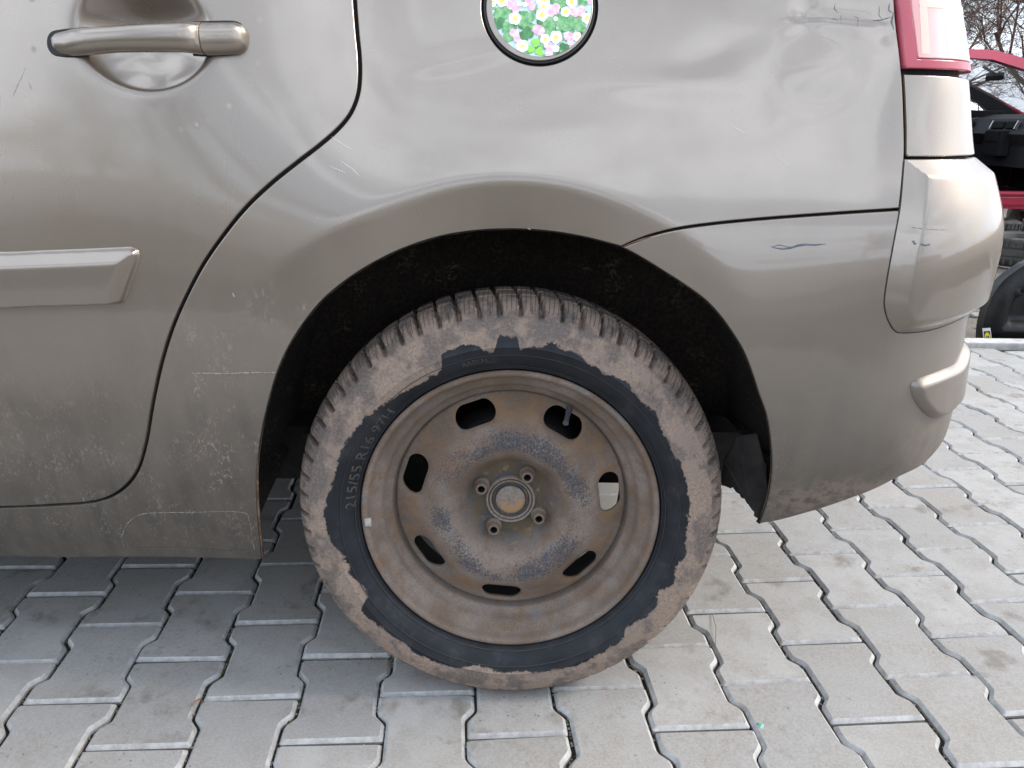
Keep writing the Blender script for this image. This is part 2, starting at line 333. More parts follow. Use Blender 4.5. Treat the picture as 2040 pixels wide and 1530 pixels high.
KS = .9296; PANG = .0856; PC = np.array([.6793, -.0045])
cA, sA = math.cos(PANG), math.sin(PANG)
def paver_world(u, v):
    p = np.array([u, v]) * KS - PC
    return np.array([cA * p[0] - sA * p[1], sA * p[0] + cA * p[1]])
PIT, LEN = .14789, .2
def rowoff(u):
    uu = min(max(u, -1.5), 3.2); o = -.03814 * uu + .01156 * uu * uu; return o + (u - uu) * (-.03814 + 2 * .01156 * uu)
def rowslope(u): uu = min(max(u, -1.5), 3.2); return -.03814 + 2 * .01156 * uu
def stone_mesh(slope, seed):
    rnd = random.Random(seed)
    W2 = .0825; N2 = PIT - W2; g = .0024; L = LEN / 2 - g; a = .040; d = .020
    pts = [(-W2, -LEN / 2), (W2, -LEN / 2), (W2, -LEN / 2 + a), (N2, -LEN / 2 + a + d), (N2, LEN / 2 - a - d), (W2, LEN / 2 - a), (W2, LEN / 2), (-W2, LEN / 2), (-W2, LEN / 2 - a), (-N2, LEN / 2 - a - d), (-N2, -LEN / 2 + a + d), (-W2, -LEN / 2 + a)]
    # soften the two shallow corners of every flank
    P = [Vector((x, y)) for x, y in pts]
    def inset(P, w):
        o = []
        n = len(P)
        for i in range(n):
            e1 = (P[i] - P[i - 1]).normalized(); e2 = (P[(i + 1) % n] - P[i]).normalized()
            n1 = Vector((-e1.y, e1.x)); n2 = Vector((-e2.y, e2.x)); mvec = (n1 + n2); mvec = mvec / max(.3, mvec.dot(n1)); o.append(P[i] + mvec * w)
        return o
    def cut(P):     # rounding by corner cut
        Q = []
        for i, p in enumerate(P):
            a_ = P[i - 1]; b_ = P[(i + 1) % len(P)]; rr = .0025 if i in (0, 1, 6, 7) else .0035
            Q += [p + (a_ - p).normalized() * rr, p + (b_ - p).normalized() * rr]
        return Q
    o0 = cut(inset(P, g)); o1 = cut(inset(P, g + .0054))
    n = len(o0); V = []
    jit = [Vector((rnd.uniform(-.0006, .0006), rnd.uniform(-.0006, .0006))) for _ in range(n)]
    for ring, z in ((o0, -.034), (o0, -.0058), (o1, 0.0)):
        for k, p in enumerate(ring):
            q = p + jit[k]; q.y += slope * q.x; w = paver_world(q.x, q.y) - paver_world(0, 0); V.append((w[0], w[1], z))
    Fs = [(r * n + k, r * n + (k + 1) % n, (r + 1) * n + (k + 1) % n, (r + 1) * n + k) for r in range(2) for k in range(n)]
    fm = [0] * n + [1] * n
    top = [Vector((V[2 * n + k][0], V[2 * n + k][1])) for k in range(n)]
    vo, eo, fo, ov, oe, of = delaunay_2d_cdt(top, [(k, (k + 1) % n) for k in range(n)], [], 1, 1e-7)
    mp_ = {j: o_[0] for j, o_ in enumerate(ov)}
    for f in fo:
        if len(f) == 3: Fs.append(tuple(2 * n + mp_[q] for q in f)); fm.append(0)
    me = bpy.data.meshes.new('paver'); me.from_pydata(V, [], Fs); me.materials.append(PAVER); me.materials.append(CHAMFER); me.polygons.foreach_set('material_index', fm); me.update()
    return me, V, Fs, fm
cand = []
for c in range(-22, 60):
    for r in range(-22, 24):
        u = c * PIT; v = r * LEN + (LEN / 2 if c % 2 == 0 else 0) + rowoff(u)
        w = paver_world(u, v)
        if w[1] > KERB_Y - .085 or w[1] < -2.6 or w[0] < -2.9 or w[0] > 4.6: continue
        q = np.array([w[0], w[1], 0]); dep = (q - CAM) @ RC[2]; vis = False
        if dep > .1:
            px, py = project(q); mg = 150 / max(dep, .6)
            vis = -mg < px < 2040 + mg and 650 < py < 1530 + mg and (py > 1080 or px > 1560 + (1080 - py) * .9 or (1300 < px < 1600 and py > 900))
        cand.append((0 if vis else 1, dep, c, r, u, v, w))
cand.sort(key=lambda t: t[:2])
rest = MB(); meshes = {}; rp = random.Random(5); cnt = 0
for hid, dep, c, r, u, v, w in cand:
    key = (c, (r % 2))
    if key not in meshes: meshes[key] = stone_mesh(rowslope(u), c * 7 + r % 2)
    me, V, Fs, fm = meshes[key]
    dz = rp.gauss(0, .0011); tilt = (rp.gauss(0, .006), rp.gauss(0, .006), rp.gauss(0, .006)); jx, jy = rp.gauss(0, .0008), rp.gauss(0, .0008)
    if not hid and cnt < 298:
        o = link('paver', me, pav); o.location = (w[0] + jx, w[1] + jy, dz); o.rotation_euler = tilt; cnt += 1
    else:
        b = len(rest.V); rest.V += [(p[0] + w[0] + jx, p[1] + w[1] + jy, p[2] + dz) for p in V]; rest.F += [tuple(i + b for i in f) for f in Fs]; rest.M += fm
ro = rest.build('pavers_beyond', [PAVER, CHAMFER], pav); ro['kind'] = 'stuff'

KERBM = simple('kerb_concrete', (.42, .41, .395), .85, scale=30, var=.12)
kerb = tag(empty('kerb', (0, KERB_Y, 0)), kind='structure', label='pale concrete edging along the far side of the pavers')
kb = MB(); kb.box((0, 0, -.02), (.994, .075, .085), bev=.006); k0 = kb.build('kerb_stone', KERBM, kerb)
for i in range(-4, 6):
    k = k0 if i == -4 else link('kerb_stone', k0.data, kerb)
    k.location = (i + .3, 0, rp.uniform(-.002, .002)); k.rotation_euler = (0, 0, rp.uniform(-.002, .002))

# joint grit: loose grains and moss lying in and near the joints
gm = MB(); rg = random.Random(3)
for hid, dep, c, r, u, v, w in cand:
    if hid or dep > 1.9: continue
    for _ in range(48):
        side = rg.choice((-1, 1)); t = rg.uniform(-.1, .1)
        a = abs(t); uu = u + side * (.0825 if a > .06 else (PIT - .0825 if a < .04 else .074)) if rg.random() < .6 else u + rg.uniform(-.08, .08)
        vv = v + t if abs(uu - u) > .06 or rg.random() < .5 else v - .1
        if abs(uu - u) < .06 and vv != v - .1: continue
        p = paver_world(uu + rg.gauss(0, .0015), vv + rg.gauss(0, .0012)); s = rg.uniform(.0007, .0023)
        R = Matrix.Rotation(rg.random() * 6, 3, 'Z'); z = -.0092 + rg.uniform(0, .003)
        gm.add([Vector((p[0], p[1], z)) + R @ Vector(q) * s for q in ((-1, -1, 0), (1, -.8, 0), (.9, 1, 0), (-1, .8, 0), (.1, 0, 1.2))], [(0, 1, 4), (1, 2, 4), (2, 3, 4), (3, 0, 4)], rg.choice((0, 0, 1, 2)))
tag(gm.build('joint_grit', [simple('grit_grey', (.22, .20, .17), .9, bump=0), simple('grit_brown', (.13, .10, .07), .9, bump=0), simple('moss', (.06, .085, .02), .95, bump=0)]), 'fine grit and moss caught in the paver joints', 'grit', kind='stuff')

# ------------------------------------------------------------------ car body surface
def spline(xs, ys):
    xs = np.array(xs, float); ys = np.array(ys, float); n = len(xs); h = np.diff(xs)
    A = np.eye(n); b = np.zeros(n)
    for i in range(1, n - 1):
        A[i, i - 1] = h[i - 1]; A[i, i] = 2 * (h[i - 1] + h[i]); A[i, i + 1] = h[i]; b[i] = 6 * ((ys[i + 1] - ys[i]) / h[i] - (ys[i] - ys[i - 1]) / h[i - 1])
    M2 = np.linalg.solve(A, b)
    def f(x):
        x = np.clip(np.asarray(x, float), xs[0], xs[-1]); i = np.clip(np.searchsorted(xs, x, 'right') - 1, 0, n - 2)
        d = x - xs[i]; e = xs[i + 1] - x; hh = h[i]
        return (M2[i] * e ** 3 + M2[i + 1] * d ** 3) / (6 * hh) + (ys[i] / hh - M2[i] * hh / 6) * e + (ys[i + 1] / hh - M2[i + 1] * hh / 6) * d
    return f
S0, SL = .425, .36
_s = np.linspace(S0, S0 + 2.2, 2201); _t = np.clip((_s - S0) / SL, 0, 1); _phi = rad(89) * (_t * _t * (3 - 2 * _t)); _ds = _s[1] - _s[0]
_px = S0 + np.concatenate([[0], np.cumsum(np.cos((_phi[1:] + _phi[:-1]) / 2) * _ds)]); _py = np.concatenate([[0], np.cumsum(np.sin((_phi[1:] + _phi[:-1]) / 2) * _ds)])
S_BACK = float(np.interp(.86, _py, _s))
prof = spline([-.1, .12, .2, .27, .34, .42, .52, .62, .72, .82, .92, 1.02, 1.12], [-.12, -.060, -.030, -.010, .006, .019, .027, .029, .024, .012, -.004, -.022, -.042])
corner_off = spline([.1, .3, .36, .42, .5, .58, .66, .74, .80, .9, 1.1], [-.08, -.022, .010, .020, .014, .007, .010, .013, .005, .008, .008])
def sstep(x, a, b):
    t = np.clip((x - a) / (b - a), 0, 1); return t * t * (3 - 2 * t)
DENT = True
def off(s, z, recess=True):
    o = prof(z) + sstep(s, .30, .60) * corner_off(z)
    q = np.sqrt((s / .37) ** 2 + ((z - .308) / .416) ** 2)
    zlow = sstep(z, .30, .5)
    qm = 1.15 + .06 * sstep(-s, .1, .4)
    def lean(zz): w_ = zz - .735; return -.125 * (w_ + np.sqrt(w_ * w_ + .05 ** 2)) * sstep(s, -.46, -.12) * (1 - .35 * sstep(s, .25, .5))
    ze = .308 + (z - .308) * qm / np.maximum(q, .3); u_ = q - qm; mixw = .5 - .5 * u_ / np.sqrt(u_ * u_ + .030 ** 2)
    o = o + lean(z)
    ob = prof(ze) + sstep(s, .30, .60) * corner_off(ze) + lean(ze)
    r_in = .5 * (-u_ + np.sqrt(u_ * u_ + .012 ** 2)) * 0
    gate = (1 - sstep(s, .22, .36)) * sstep(z, .36, .56)
    o = o + ((ob - o) * mixw + .018 * r_in) * gate
    o = o + .013 * (1 - sstep(z, .44, .90)) * sstep(z, .28, .42) * sstep(s, .16, .32) * (1 - sstep(s, .50, .60))
    o = o + (1 - sstep(s, -.42, -.10)) * .50 * sstep(z, .60, .76) * (.029 - prof(z))
    # rolled lower rocker
    o = o + .004 * (1 - sstep(z, .26, .34)) * (1 - sstep(s, -.4, -.25))
    # door skin: gentle feature hollow low down
    o = o - .006 * np.exp(-((z - .43) / .05) ** 2) * (1 - sstep(s, -.52, -.42))
    # handle bowl
    if recess:
        e = ((s - HB[0]) / HB[2]) ** 2 + ((z - HB[1]) / HB[3]) ** 2
        o = o - .0165 * ((1 - e) + np.sqrt((1 - e) ** 2 + .02)) * (e < 3)
    # dents beside the lamp
    cz = .9765 + .0025 * np.sin((s - .33) * 40)
    o = o - .0034 * sstep(z, cz - .007, cz + .003) * np.exp(-((s - .405) / .060) ** 4) * (1 - sstep(z, .985, 1.03)) + .0010 * np.exp(-((z - cz + .006) / .010) ** 2 - ((s - .40) / .06) ** 2)
    o = o - .0026 * np.exp(-((s - .365) / .012) ** 2 - ((z - .985) / .022) ** 2) - .0028 * np.exp(-((s - .462) / .016) ** 2 - ((z - .965) / .018) ** 2)
    # swirling dents in the skin below the crease
    d1 = np.hypot(s - .375, (z - .918) * 1.15); o = o - .0010 * np.exp(-((d1 - .045) / .017) ** 2) + .0009 * np.exp(-(d1 / .022) ** 2)
    o = o - .0014 * np.exp(-((s - .270) / .050) ** 2 - ((z - .945 - (s - .27) * .3) / .020) ** 2) + .0014 * np.exp(-((s - .20) / .09) ** 2 - ((z - .90) / .018) ** 2)
    o = o - .0012 * np.exp(-((s - .31) / .02) ** 2 - ((z - .89) / .035) ** 2)
    o = o - .0013 * np.exp(-(((s + .075) + .0) / .055) ** 2 - ((z - .925 - (s + .075) * .22) / .012) ** 2)  # hollow left of the flap, shaped in to hint at a dark reflection
    # slight pressing waves of thin sheet
    o = o + .00022 * np.sin(s * 23 + 1.3 * np.sin(z * 17)) * sstep(z, .45, .7)
    return o
HB = [-.52, .925, .075, .055]
def plan(s):
    s = np.asarray(s, float); x = np.where(s < S0, s, np.interp(s, _s, _px)); y = np.where(s < S0, 0, np.interp(s, _s, _py)); ph = np.where(s < S0, 0, np.interp(s, _s, _phi))
    return x, y, ph
def surf(s, z, extra=0.0, recess=True):
    x, y, ph = plan(s); o = off(np.asarray(s, float), np.asarray(z, float), recess) + extra
    return np.stack([x + np.sin(ph) * o, y - np.cos(ph) * o, np.asarray(z, float) + 0 * x], -1)
def surfn(s, z, recess=True, e=4e-4):
    a = surf(s + e, z, 0, recess) - surf(s - e, z, 0, recess); b = surf(s, z + e, 0, recess) - surf(s, z - e, 0, recess)
    n = np.cross(a, b); return n / np.linalg.norm(n, axis=-1, keepdims=True)
def inv(px, py, extra=0.0, recess=False):
    d = ray(px, py); p = CAM + d * ((-.02 - CAM[1]) / d[1]); s, z = float(p[0]), float(p[2])
    if s > S0: s = S0 + (s - S0) * .8
    tgt = np.array([px, py], float)
    for _ in range(40):
        f0 = project(surf(s, z, extra, recess)) - tgt
        if np.abs(f0).max() < .05: break
        e = 1e-4; J = np.stack([(project(surf(s + e, z, extra, recess)) - tgt - f0) / e, (project(surf(s, z + e, extra, recess)) - tgt - f0) / e], 1)
        try: dl = np.linalg.lstsq(J, -f0, rcond=1e-3)[0]
        except Exception: break
        dl = np.clip(dl, -.05, .05); s += dl[0] * .9; z += dl[1] * .9
    return (s, z)
def trace(txt, extra=0.0): return [inv(*map(float, t.split(',')), extra) for t in txt.split()]
hb = inv(283, 66); HB[0], HB[1] = hb; HB[2], HB[3] = .0765, .0640

def smooth_loop(P, step=.004, sharp=()):
    """Catmull-Rom through points (closed), resampled; indices in sharp stay corners"""
    P = [np.array(p, float) for p in P]; n = len(P); out = []
    for i in range(n):
        p0, p1, p2, p3 = P[i - 1], P[i], P[(i + 1) % n], P[(i + 2) % n]
        if i in sharp: p0 = p1 * 2 - p2
        if (i + 1) % n in sharp: p3 = p2 * 2 - p1
        if i in sharp and (i + 1) % n in sharp:
            L = np.linalg.norm(p2 - p1); m_ = max(1, int(L / step))
            out += [p1 + (p2 - p1) * k / m_ for k in range(m_)]; continue
        L = np.linalg.norm(p2 - p1); m_ = max(1, int(L / step))
        # centripetal-ish: scale tangents to segment length
        t1 = (p2 - p0); t2 = (p3 - p1)
        t1 = t1 / (np.linalg.norm(t1) + 1e-9) * L; t2 = t2 / (np.linalg.norm(t2) + 1e-9) * L
        for k in range(m_):
            t = k / m_; out.append((2 * t ** 3 - 3 * t ** 2 + 1) * p1 + (t ** 3 - 2 * t ** 2 + t) * t1 + (-2 * t ** 3 + 3 * t ** 2) * p2 + (t ** 3 - t ** 2) * t2)
    return np.array(out)
def area(L): x, y = L[:, 0], L[:, 1]; return .5 * np.sum(x * np.roll(y, -1) - np.roll(x, -1) * y)
def inset_loop(L, w):
    if area(L) < 0: w = -w
    t = np.roll(L, -1, 0) - np.roll(L, 1, 0); t /= np.linalg.norm(t, axis=1, keepdims=True) + 1e-12
    e1 = L - np.roll(L, 1, 0); e1 /= np.linalg.norm(e1, axis=1, keepdims=True) + 1e-12; e2 = np.roll(L, -1, 0) - L; e2 /= np.linalg.norm(e2, axis=1, keepdims=True) + 1e-12
    n1 = np.stack([-e1[:, 1], e1[:, 0]], 1); n2 = np.stack([-e2[:, 1], e2[:, 0]], 1); m_ = n1 + n2
    k = np.sum(m_ * n1, 1, keepdims=True); m_ = m_ / np.maximum(k, .5); return L + m_ * w
def inpoly(L, P):
    x, y = P[:, 0], P[:, 1]; c = np.zeros(len(P), bool); x1, y1 = L[:, 0], L[:, 1]; x2, y2 = np.roll(x1, -1), np.roll(y1, -1)
    for a, b, c2, d in zip(x1, y1, x2, y2):
        if b == d: continue
        k = ((b > y) != (d > y)) & (x < (c2 - a) * (y - b) / (d - b) + a); c ^= k
    return c
def polydist(L, P):
    A = L; B = np.roll(L, -1, 0); D = B - A; dd = np.sum(D * D, 1) + 1e-15; best = np.full(len(P), 1e9)
    for a, d, q in zip(A, D, dd):
        v = P - a; t = np.clip((v @ d) / q, 0, 1); e = v - t[:, None] * d; best = np.minimum(best, np.einsum('ij,ij->i', e, e))
    return np.sqrt(best)
def densify(P, st=.004):
    P = [np.array(p, float) for p in P]; o = []
    for a, b in zip(P[:-1], P[1:]):
        m_ = max(1, int(np.linalg.norm(b - a) / st)); o += [a + (b - a) * k / m_ for k in range(m_)]
    return np.array(o + [P[-1]])

def panel(name, outer, holes, mats, parent, lines=(), grid=.006, fine=(), height=None, roll=.0016, drop=.0012, depth=.012, extra=0.0, recess=True, gap=.0015, coarse_x=-.85):
    """skin panel cut out of the body surface, with rolled edges; outer/holes are loops in (s,z)"""
    loops = []; base = [outer] + list(holes)
    for i, L in enumerate(base):
        if area(L) < 0: L = L[::-1]
        sg = 1 if i == 0 else -1
        B = inset_loop(L, gap * sg) if gap else L; A = inset_loop(B, roll * sg); loops.append((A, B))
    lo = outer.min(0); hi = outer.max(0); pts = []
    gx = np.arange(lo[0], hi[0], grid); gz = np.arange(lo[1], hi[1], grid)
    G = np.array([(x + (grid / 2 if j % 2 else 0), z) for j, z in enumerate(gz) for x in gx])
    if coarse_x is not None:
        cm = G[:, 0] < coarse_x; idx = np.arange(len(G)); G = G[~cm | (idx % 7 == 0)]
    for (cx, cz, rx, rz, st) in fine:
        g = np.array([(x, z) for x in np.arange(cx - rx, cx + rx, st) for z in np.arange(cz - rz, cz + rz, st)])
        e = ((g[:, 0] - cx) / rx) ** 2 + ((g[:, 1] - cz) / rz) ** 2; g = g[e < 1]
        e = ((G[:, 0] - cx) / rx) ** 2 + ((G[:, 1] - cz) / rz) ** 2; G = np.concatenate([G[e >= 1], g])
    keep = inpoly(loops[0][0], G)
    for A, B in loops[1:]: keep &= ~inpoly(A, G)
    G = G[keep]
    for A, B in loops: G = G[polydist(A, G) > grid * .35]
    V2 = []; E = []; n0 = []
    for A, B in loops:
        b = len(V2); n0.append(b); V2 += [Vector(p) for p in A]; E += [(b + i, b + (i + 1) % len(A)) for i in range(len(A))]
    for LN in lines:
        LN = densify(LN, .003); G = G[polydist(LN[:, :2], G) > grid * .4] if False else G
        LN = LN[inpoly(loops[0][0], LN)]; b = len(V2); V2 += [Vector(p) for p in LN]; E += [(b + i, b + i + 1) for i in range(len(LN) - 1) if np.linalg.norm(LN[i] - LN[i + 1]) < .008]
    V2 += [Vector(p) for p in G]
    vo, eo, fo, ov, oe, of = delaunay_2d_cdt(V2, E, [], 0, 1e-7)
    P = np.array([(v.x, v.y) for v in vo]); T = np.array([f for f in fo if len(f) == 3]); cen = P[T].mean(1)
    k = inpoly(loops[0][0], cen)
    for A, B in loops[1:]: k &= ~inpoly(A, cen)
    T = T[k]
    H = height(P) if height is not None else np.zeros(len(P))
    V3 = surf(P[:, 0], P[:, 1], H + extra, recess)
    T3 = [tuple(t) for t in T]
    if height is None: N3 = surfn(P[:, 0], P[:, 1], recess)
    else:
        e = 5e-4; hx = (height(P + [e, 0]) - height(P - [e, 0])) / (2 * e); hz = (height(P + [0, e]) - height(P - [0, e])) / (2 * e)
        N3 = surfn(P[:, 0], P[:, 1], recess); _, _, ph = plan(P[:, 0]); tx = np.stack([np.cos(ph), np.sin(ph), 0 * ph], 1)
        N3 = N3 - tx * hx[:, None] - np.array([0, 0, 1.]) * hz[:, None]; N3 /= np.linalg.norm(N3, axis=1, keepdims=True)
    V = list(V3); N = list(N3); Fs = T3
    # rolled edge strips
    inmap = {}
    for j, orig in enumerate(ov):
        for o_ in orig: inmap[o_] = j
    for li, (A, B) in enumerate(loops):
        n = len(A); ids = [inmap[n0[li] + i] for i in range(n)]
        Hb = (height(B) if height is not None else np.zeros(n)) + extra
        pb = surf(B[:, 0], B[:, 1], Hb - drop, recess); pc = surf(B[:, 0], B[:, 1], Hb - depth, recess); nb = surfn(B[:, 0], B[:, 1], recess)
        x, y, ph = plan(B[:, 0]); dB = B - A; out3 = np.stack([np.cos(ph) * dB[:, 0], np.sin(ph) * dB[:, 0], dB[:, 1]], 1); out3 /= np.linalg.norm(out3, axis=1, keepdims=True) + 1e-12
        b = len(V); V += list(pb); N += list((nb * .45 + out3) / np.linalg.norm(nb * .45 + out3, axis=1, keepdims=True))
        c = len(V); V += list(pc); N += list(out3)
        d = 1 if li == 0 else -1
        for i in range(n):
            j = (i + 1) % n
            q1 = (ids[i], b + i, b + j, ids[j]); q2 = (b + i, c + i, c + j, b + j)
            if d < 0: q1 = q1[::-1]; q2 = q2[::-1]
            Fs = Fs + [q1, q2] if False else Fs; Fs.append(q1); Fs.append(q2)
    return mesh(name, V, Fs, mats, parent, smooth=True, normals=N)
def ribbon(name, pts, w, mat, parent, lift=.0004, h=None, taper=True):
    """thin raised strip along (s,z) points on the body"""
    P = np.array(pts, float); n = len(P); t = np.gradient(P, axis=0); t /= np.linalg.norm(t, axis=1, keepdims=True) + 1e-9; nn = np.stack([-t[:, 1], t[:, 0]], 1)
    ww = np.array([w * (min(1, .25 + 3 * min(i, n - 1 - i) / n) if taper else 1) for i in range(n)])[:, None]
    ww = ww * (1 + .35 * np.random.rand(n)[:, None] - .17)
    a = P + nn * ww / 2; b = P - nn * ww / 2
    V = list(surf(a[:, 0], a[:, 1], .0001)) + list(surf(P[:, 0], P[:, 1], lift)) + list(surf(b[:, 0], b[:, 1], .0001))
    Fs = [(i + n, i + 1 + n, i + 1, i) for i in range(n - 1)] + [(i + 2 * n, i + 1 + 2 * n, i + 1 + n, i + n) for i in range(n - 1)]
    return mesh(name, V, Fs, mat, parent, smooth=True)
car = tag(empty('car'), 'dirty champagne metallic estate car seen at its rear wheel, on grey pavers', 'car')

# --- seams traced on the body
XL, ZT, ZB = -1.30, 1.06, None
door_seam = trace('708,4 713,70 717,110 718,150 714,188 700,225 676,256 640,288 596,322 540,367 490,415 445,470 405,528 372,590 345,652 325,715 311,775 300,835 290,890 276,935 254,967 220,991 180,1002 120,1007 0,1012')
s708 = door_seam[0][0]
zdb = door_seam[-1][1]
door_top = [(s708 - .004, ZT)]
door_loop = [(s708 - .004, ZT)] + door_seam + [(XL, zdb + .001), (XL, ZT)]
DL = smooth_loop(door_loop, .005, sharp=(0, len(door_loop) - 3 + 1, len(door_loop) - 2, len(door_loop) - 1))
# --- arch opening (lip), left foot to right foot
arch_px = '523,1116 520,1080 516,1040 513,1000 512,950 516,900 524,850 537,795 553,742 574,695 605,645 645,597 695,556 750,522 810,494 880,472 950,461 1030,458 1100,463 1165,474 1205,484 1238,493'
arch_q = trace(arch_px)
arch_b = trace('1238,493 1278,515 1320,541 1362,568 1402,597 1432,628 1457,662 1480,700 1497,742 1511,785 1526,828 1534,875 1537,920 1535,960 1528,1000 1512,1045')
seam_qb = trace('1238,493 1262,482 1300,468 1350,456 1420,446 1500,438 1600,430 1700,423 1794,417')
qr = trace('1794,417 1800,360 1804,300 1802,210 1798,140 1790,70 1784,5')
sill_b = trace('0,1110 130,1112 260,1111 400,1113 523,1116')
zsb = sill_b[0][1]
corner_s = qr[-1][0]
def cut(P, n): return P[n:]
q_loop = [(s708 - .004, ZT)] + door_seam + [(XL, zdb + .001), (XL, zsb)] + sill_b[:-1] + arch_q[:-1] + seam_qb[:-1] + qr + [(corner_s - .004, ZT)]
nd = len(door_seam); i1 = nd + 1; i2 = i1 + 1; ia = i2 + 1 + len(sill_b) - 1; isb = ia + len(arch_q) - 1; iq = isb + len(seam_qb) - 1
QL = smooth_loop(q_loop, .005, sharp=(0, nd, i1, i2, ia, isb, iq, len(q_loop) - 1))
flap_c = np.array(inv(1075, 13)); fr_h = abs(inv(1189, 13)[0] - inv(961, 13)[0]) / 2; fr_v = abs(inv(1075, 13)[1] - inv(1075, 129)[1])
def ell(c, rx, rz, n=96): return np.array([(c[0] + rx * math.cos(2 * math.pi * k / n), c[1] + rz * math.sin(2 * math.pi * k / n)) for k in range(n)])
FH = ell(flap_c, fr_h, fr_v)

quarter = panel('quarter_panel', QL, [FH], PAINT, car, grid=.005, fine=((.40, .955, .09, .045, .002), (.34, .905, .10, .05, .003)), gap=.0016)
quarter['label'] = 'dirty rear quarter panel, dented beside the lamp and arched over the wheel'
bowl = (HB[0], HB[1], HB[2] * 1.15, HB[3] * 1.15, .0018)
door = panel('rear_door', DL, [], PAINT, car, grid=.0055, fine=(bowl,), gap=.0030)

# fuel flap, with its black rubber ring and the printed flower sticker
ring = MB(); n = 96
oR = ell(flap_c, fr_h - .0012, fr_v - .0012, n); iR = ell(flap_c, fr_h - .0050, fr_v - .0050, n)
V = list(surf(oR[:, 0], oR[:, 1], -.0035)) + list(surf((oR[:, 0] + iR[:, 0]) / 2, (oR[:, 1] + iR[:, 1]) / 2, -.0016)) + list(surf(iR[:, 0], iR[:, 1], -.0035))
mesh('flap_seal', V, [(r * n + k, (r + 1) * n + k, (r + 1) * n + (k + 1) % n, r * n + (k + 1) % n) for r in range(2) for k in range(n)], GASKET, car, smooth=True)
flap = panel('fuel_flap', ell(flap_c, fr_h - .0047, fr_v - .0047), [], PAINT_TRIM, car, grid=.004, gap=0, depth=.006)

def flat_mat(name, col, col2=None, rough=.35):
    M = Mat(name); M.set(Base_Color=M.mix(M.ramp(M.noise(160, 3), .35, .65), col, col2 or col), Roughness=rough, Coat_Weight=.4, Coat_Roughness=.15); return M.m
ST = [flat_mat('sticker_pale', (.52, .68, .66)), flat_mat('sticker_green', (.08, .30, .10), (.24, .50, .22)), flat_mat('sticker_lime', (.22, .62, .06), (.30, .70, .10)), flat_mat('sticker_white', (.88, .95, .93)),
      flat_mat('sticker_yellow', (.85, .62, .08), (.9, .75, .22)), flat_mat('sticker_pink', (.88, .38, .58), (.95, .66, .80)), flat_mat('sticker_dark_green', (.03, .17, .05), (.07, .28, .08))]
sk = MB(); sc_ = np.array(inv(1079, 10)); srx = abs(inv(1177, 10)[0] - inv(978, 10)[0]) / 2; srz = abs(sc_[1] - inv(1079, 113)[1])
class Lay: z = .00025
def shape(pts, mi):
    P = np.array(pts); c0 = P.mean(0); P = np.vstack([P])
    # clip to the sticker ellipse
    def clipv(p):
        q = (p - sc_) / np.array([srx, srz]); r = np.linalg.norm(q); return p if r <= .995 else sc_ + q / r * .995 * np.array([srx, srz])
    if np.linalg.norm((c0 - sc_) / np.array([srx, srz])) > 1.08: return
    P = np.array([clipv(p) for p in P]); Lay.z += 4e-6
    V = surf(P[:, 0], P[:, 1], Lay.z); c = surf(*clipv(c0), Lay.z); n = len(P); sk.add(list(V) + [c], [(k, (k + 1) % n, n) for k in range(n)], mi)
bd = ell(sc_, srx, srz, 72); sk.add(list(surf(bd[:, 0], bd[:, 1], .00022)) + [surf(sc_[0], sc_[1], .00022)], [(k, (k + 1) % 72, 72) for k in range(72)], 0)
rs = random.Random(11)
def petals(c, r, n, depth, mi, rot=0, N=30, sx=1.0):
    shape([(c[0] + sx * r * (1 - depth + depth * abs(math.cos(n / 2 * (a - rot)))) * math.cos(a), c[1] + r * (1 - depth + depth * abs(math.cos(n / 2 * (a - rot)))) * math.sin(a)) for a in [2 * math.pi * k / N for k in range(N)]], mi)
def stk(px, py): return np.array(inv(px, py))
U = srx / 98.0       # metres per photo pixel on the flap
for _ in range(150):
    a = rs.random() * 6.28; r = math.sqrt(rs.random()); p = sc_ + np.array([srx * math.cos(a), srz * math.sin(a)]) * r
    petals(p, U * rs.uniform(5, 9), 3, .45, rs.choice((1, 1, 6, 1)), rs.random() * 6)
Z5 = lambda x, y: (960 + x * .11765, y * .11765)
for (x, y, t, r) in [(300, 230, 'g', 13), (420, 180, 'g', 12), (330, 400, 'd', 12), (430, 470, 'g', 12), (460, 640, 'g', 9), (770, 300, 'g', 15), (720, 390, 'g', 12), (770, 560, 'd', 13), (1150, 380, 'g', 14), (1140, 500, 'g', 13), (1320, 330, 'g', 13), (1460, 400, 'g', 17), (1560, 380, 'g', 13), (1690, 470, 'g', 11), (1330, 60, 'g', 12), (1700, 60, 'g', 10), (1390, 810, 'd', 11), (1290, 910, 'g', 9), (910, 720, 'l', 9), (830, 830, 'l', 8), (970, 870, 'l', 9)]:
    petals(stk(*Z5(x, y)), U * r, 3, .34, {'g': 1, 'd': 6, 'l': 2}[t], rs.random() * 6)
for (x, y, r) in [(500, 70, 13), (570, 140, 12), (790, 20, 12), (850, 100, 11), (1170, 180, 14), (1250, 150, 13), (1560, 200, 14), (1680, 190, 13), (960, 510, 15), (550, 560, 12), (590, 640, 11), (1480, 620, 14), (1500, 690, 11), (1130, 780, 12), (1140, 890, 13), (1830, 20, 8)]:
    petals(stk(*Z5(x, y)), U * r * .82, 2, .34, 5, rs.random() * 3)
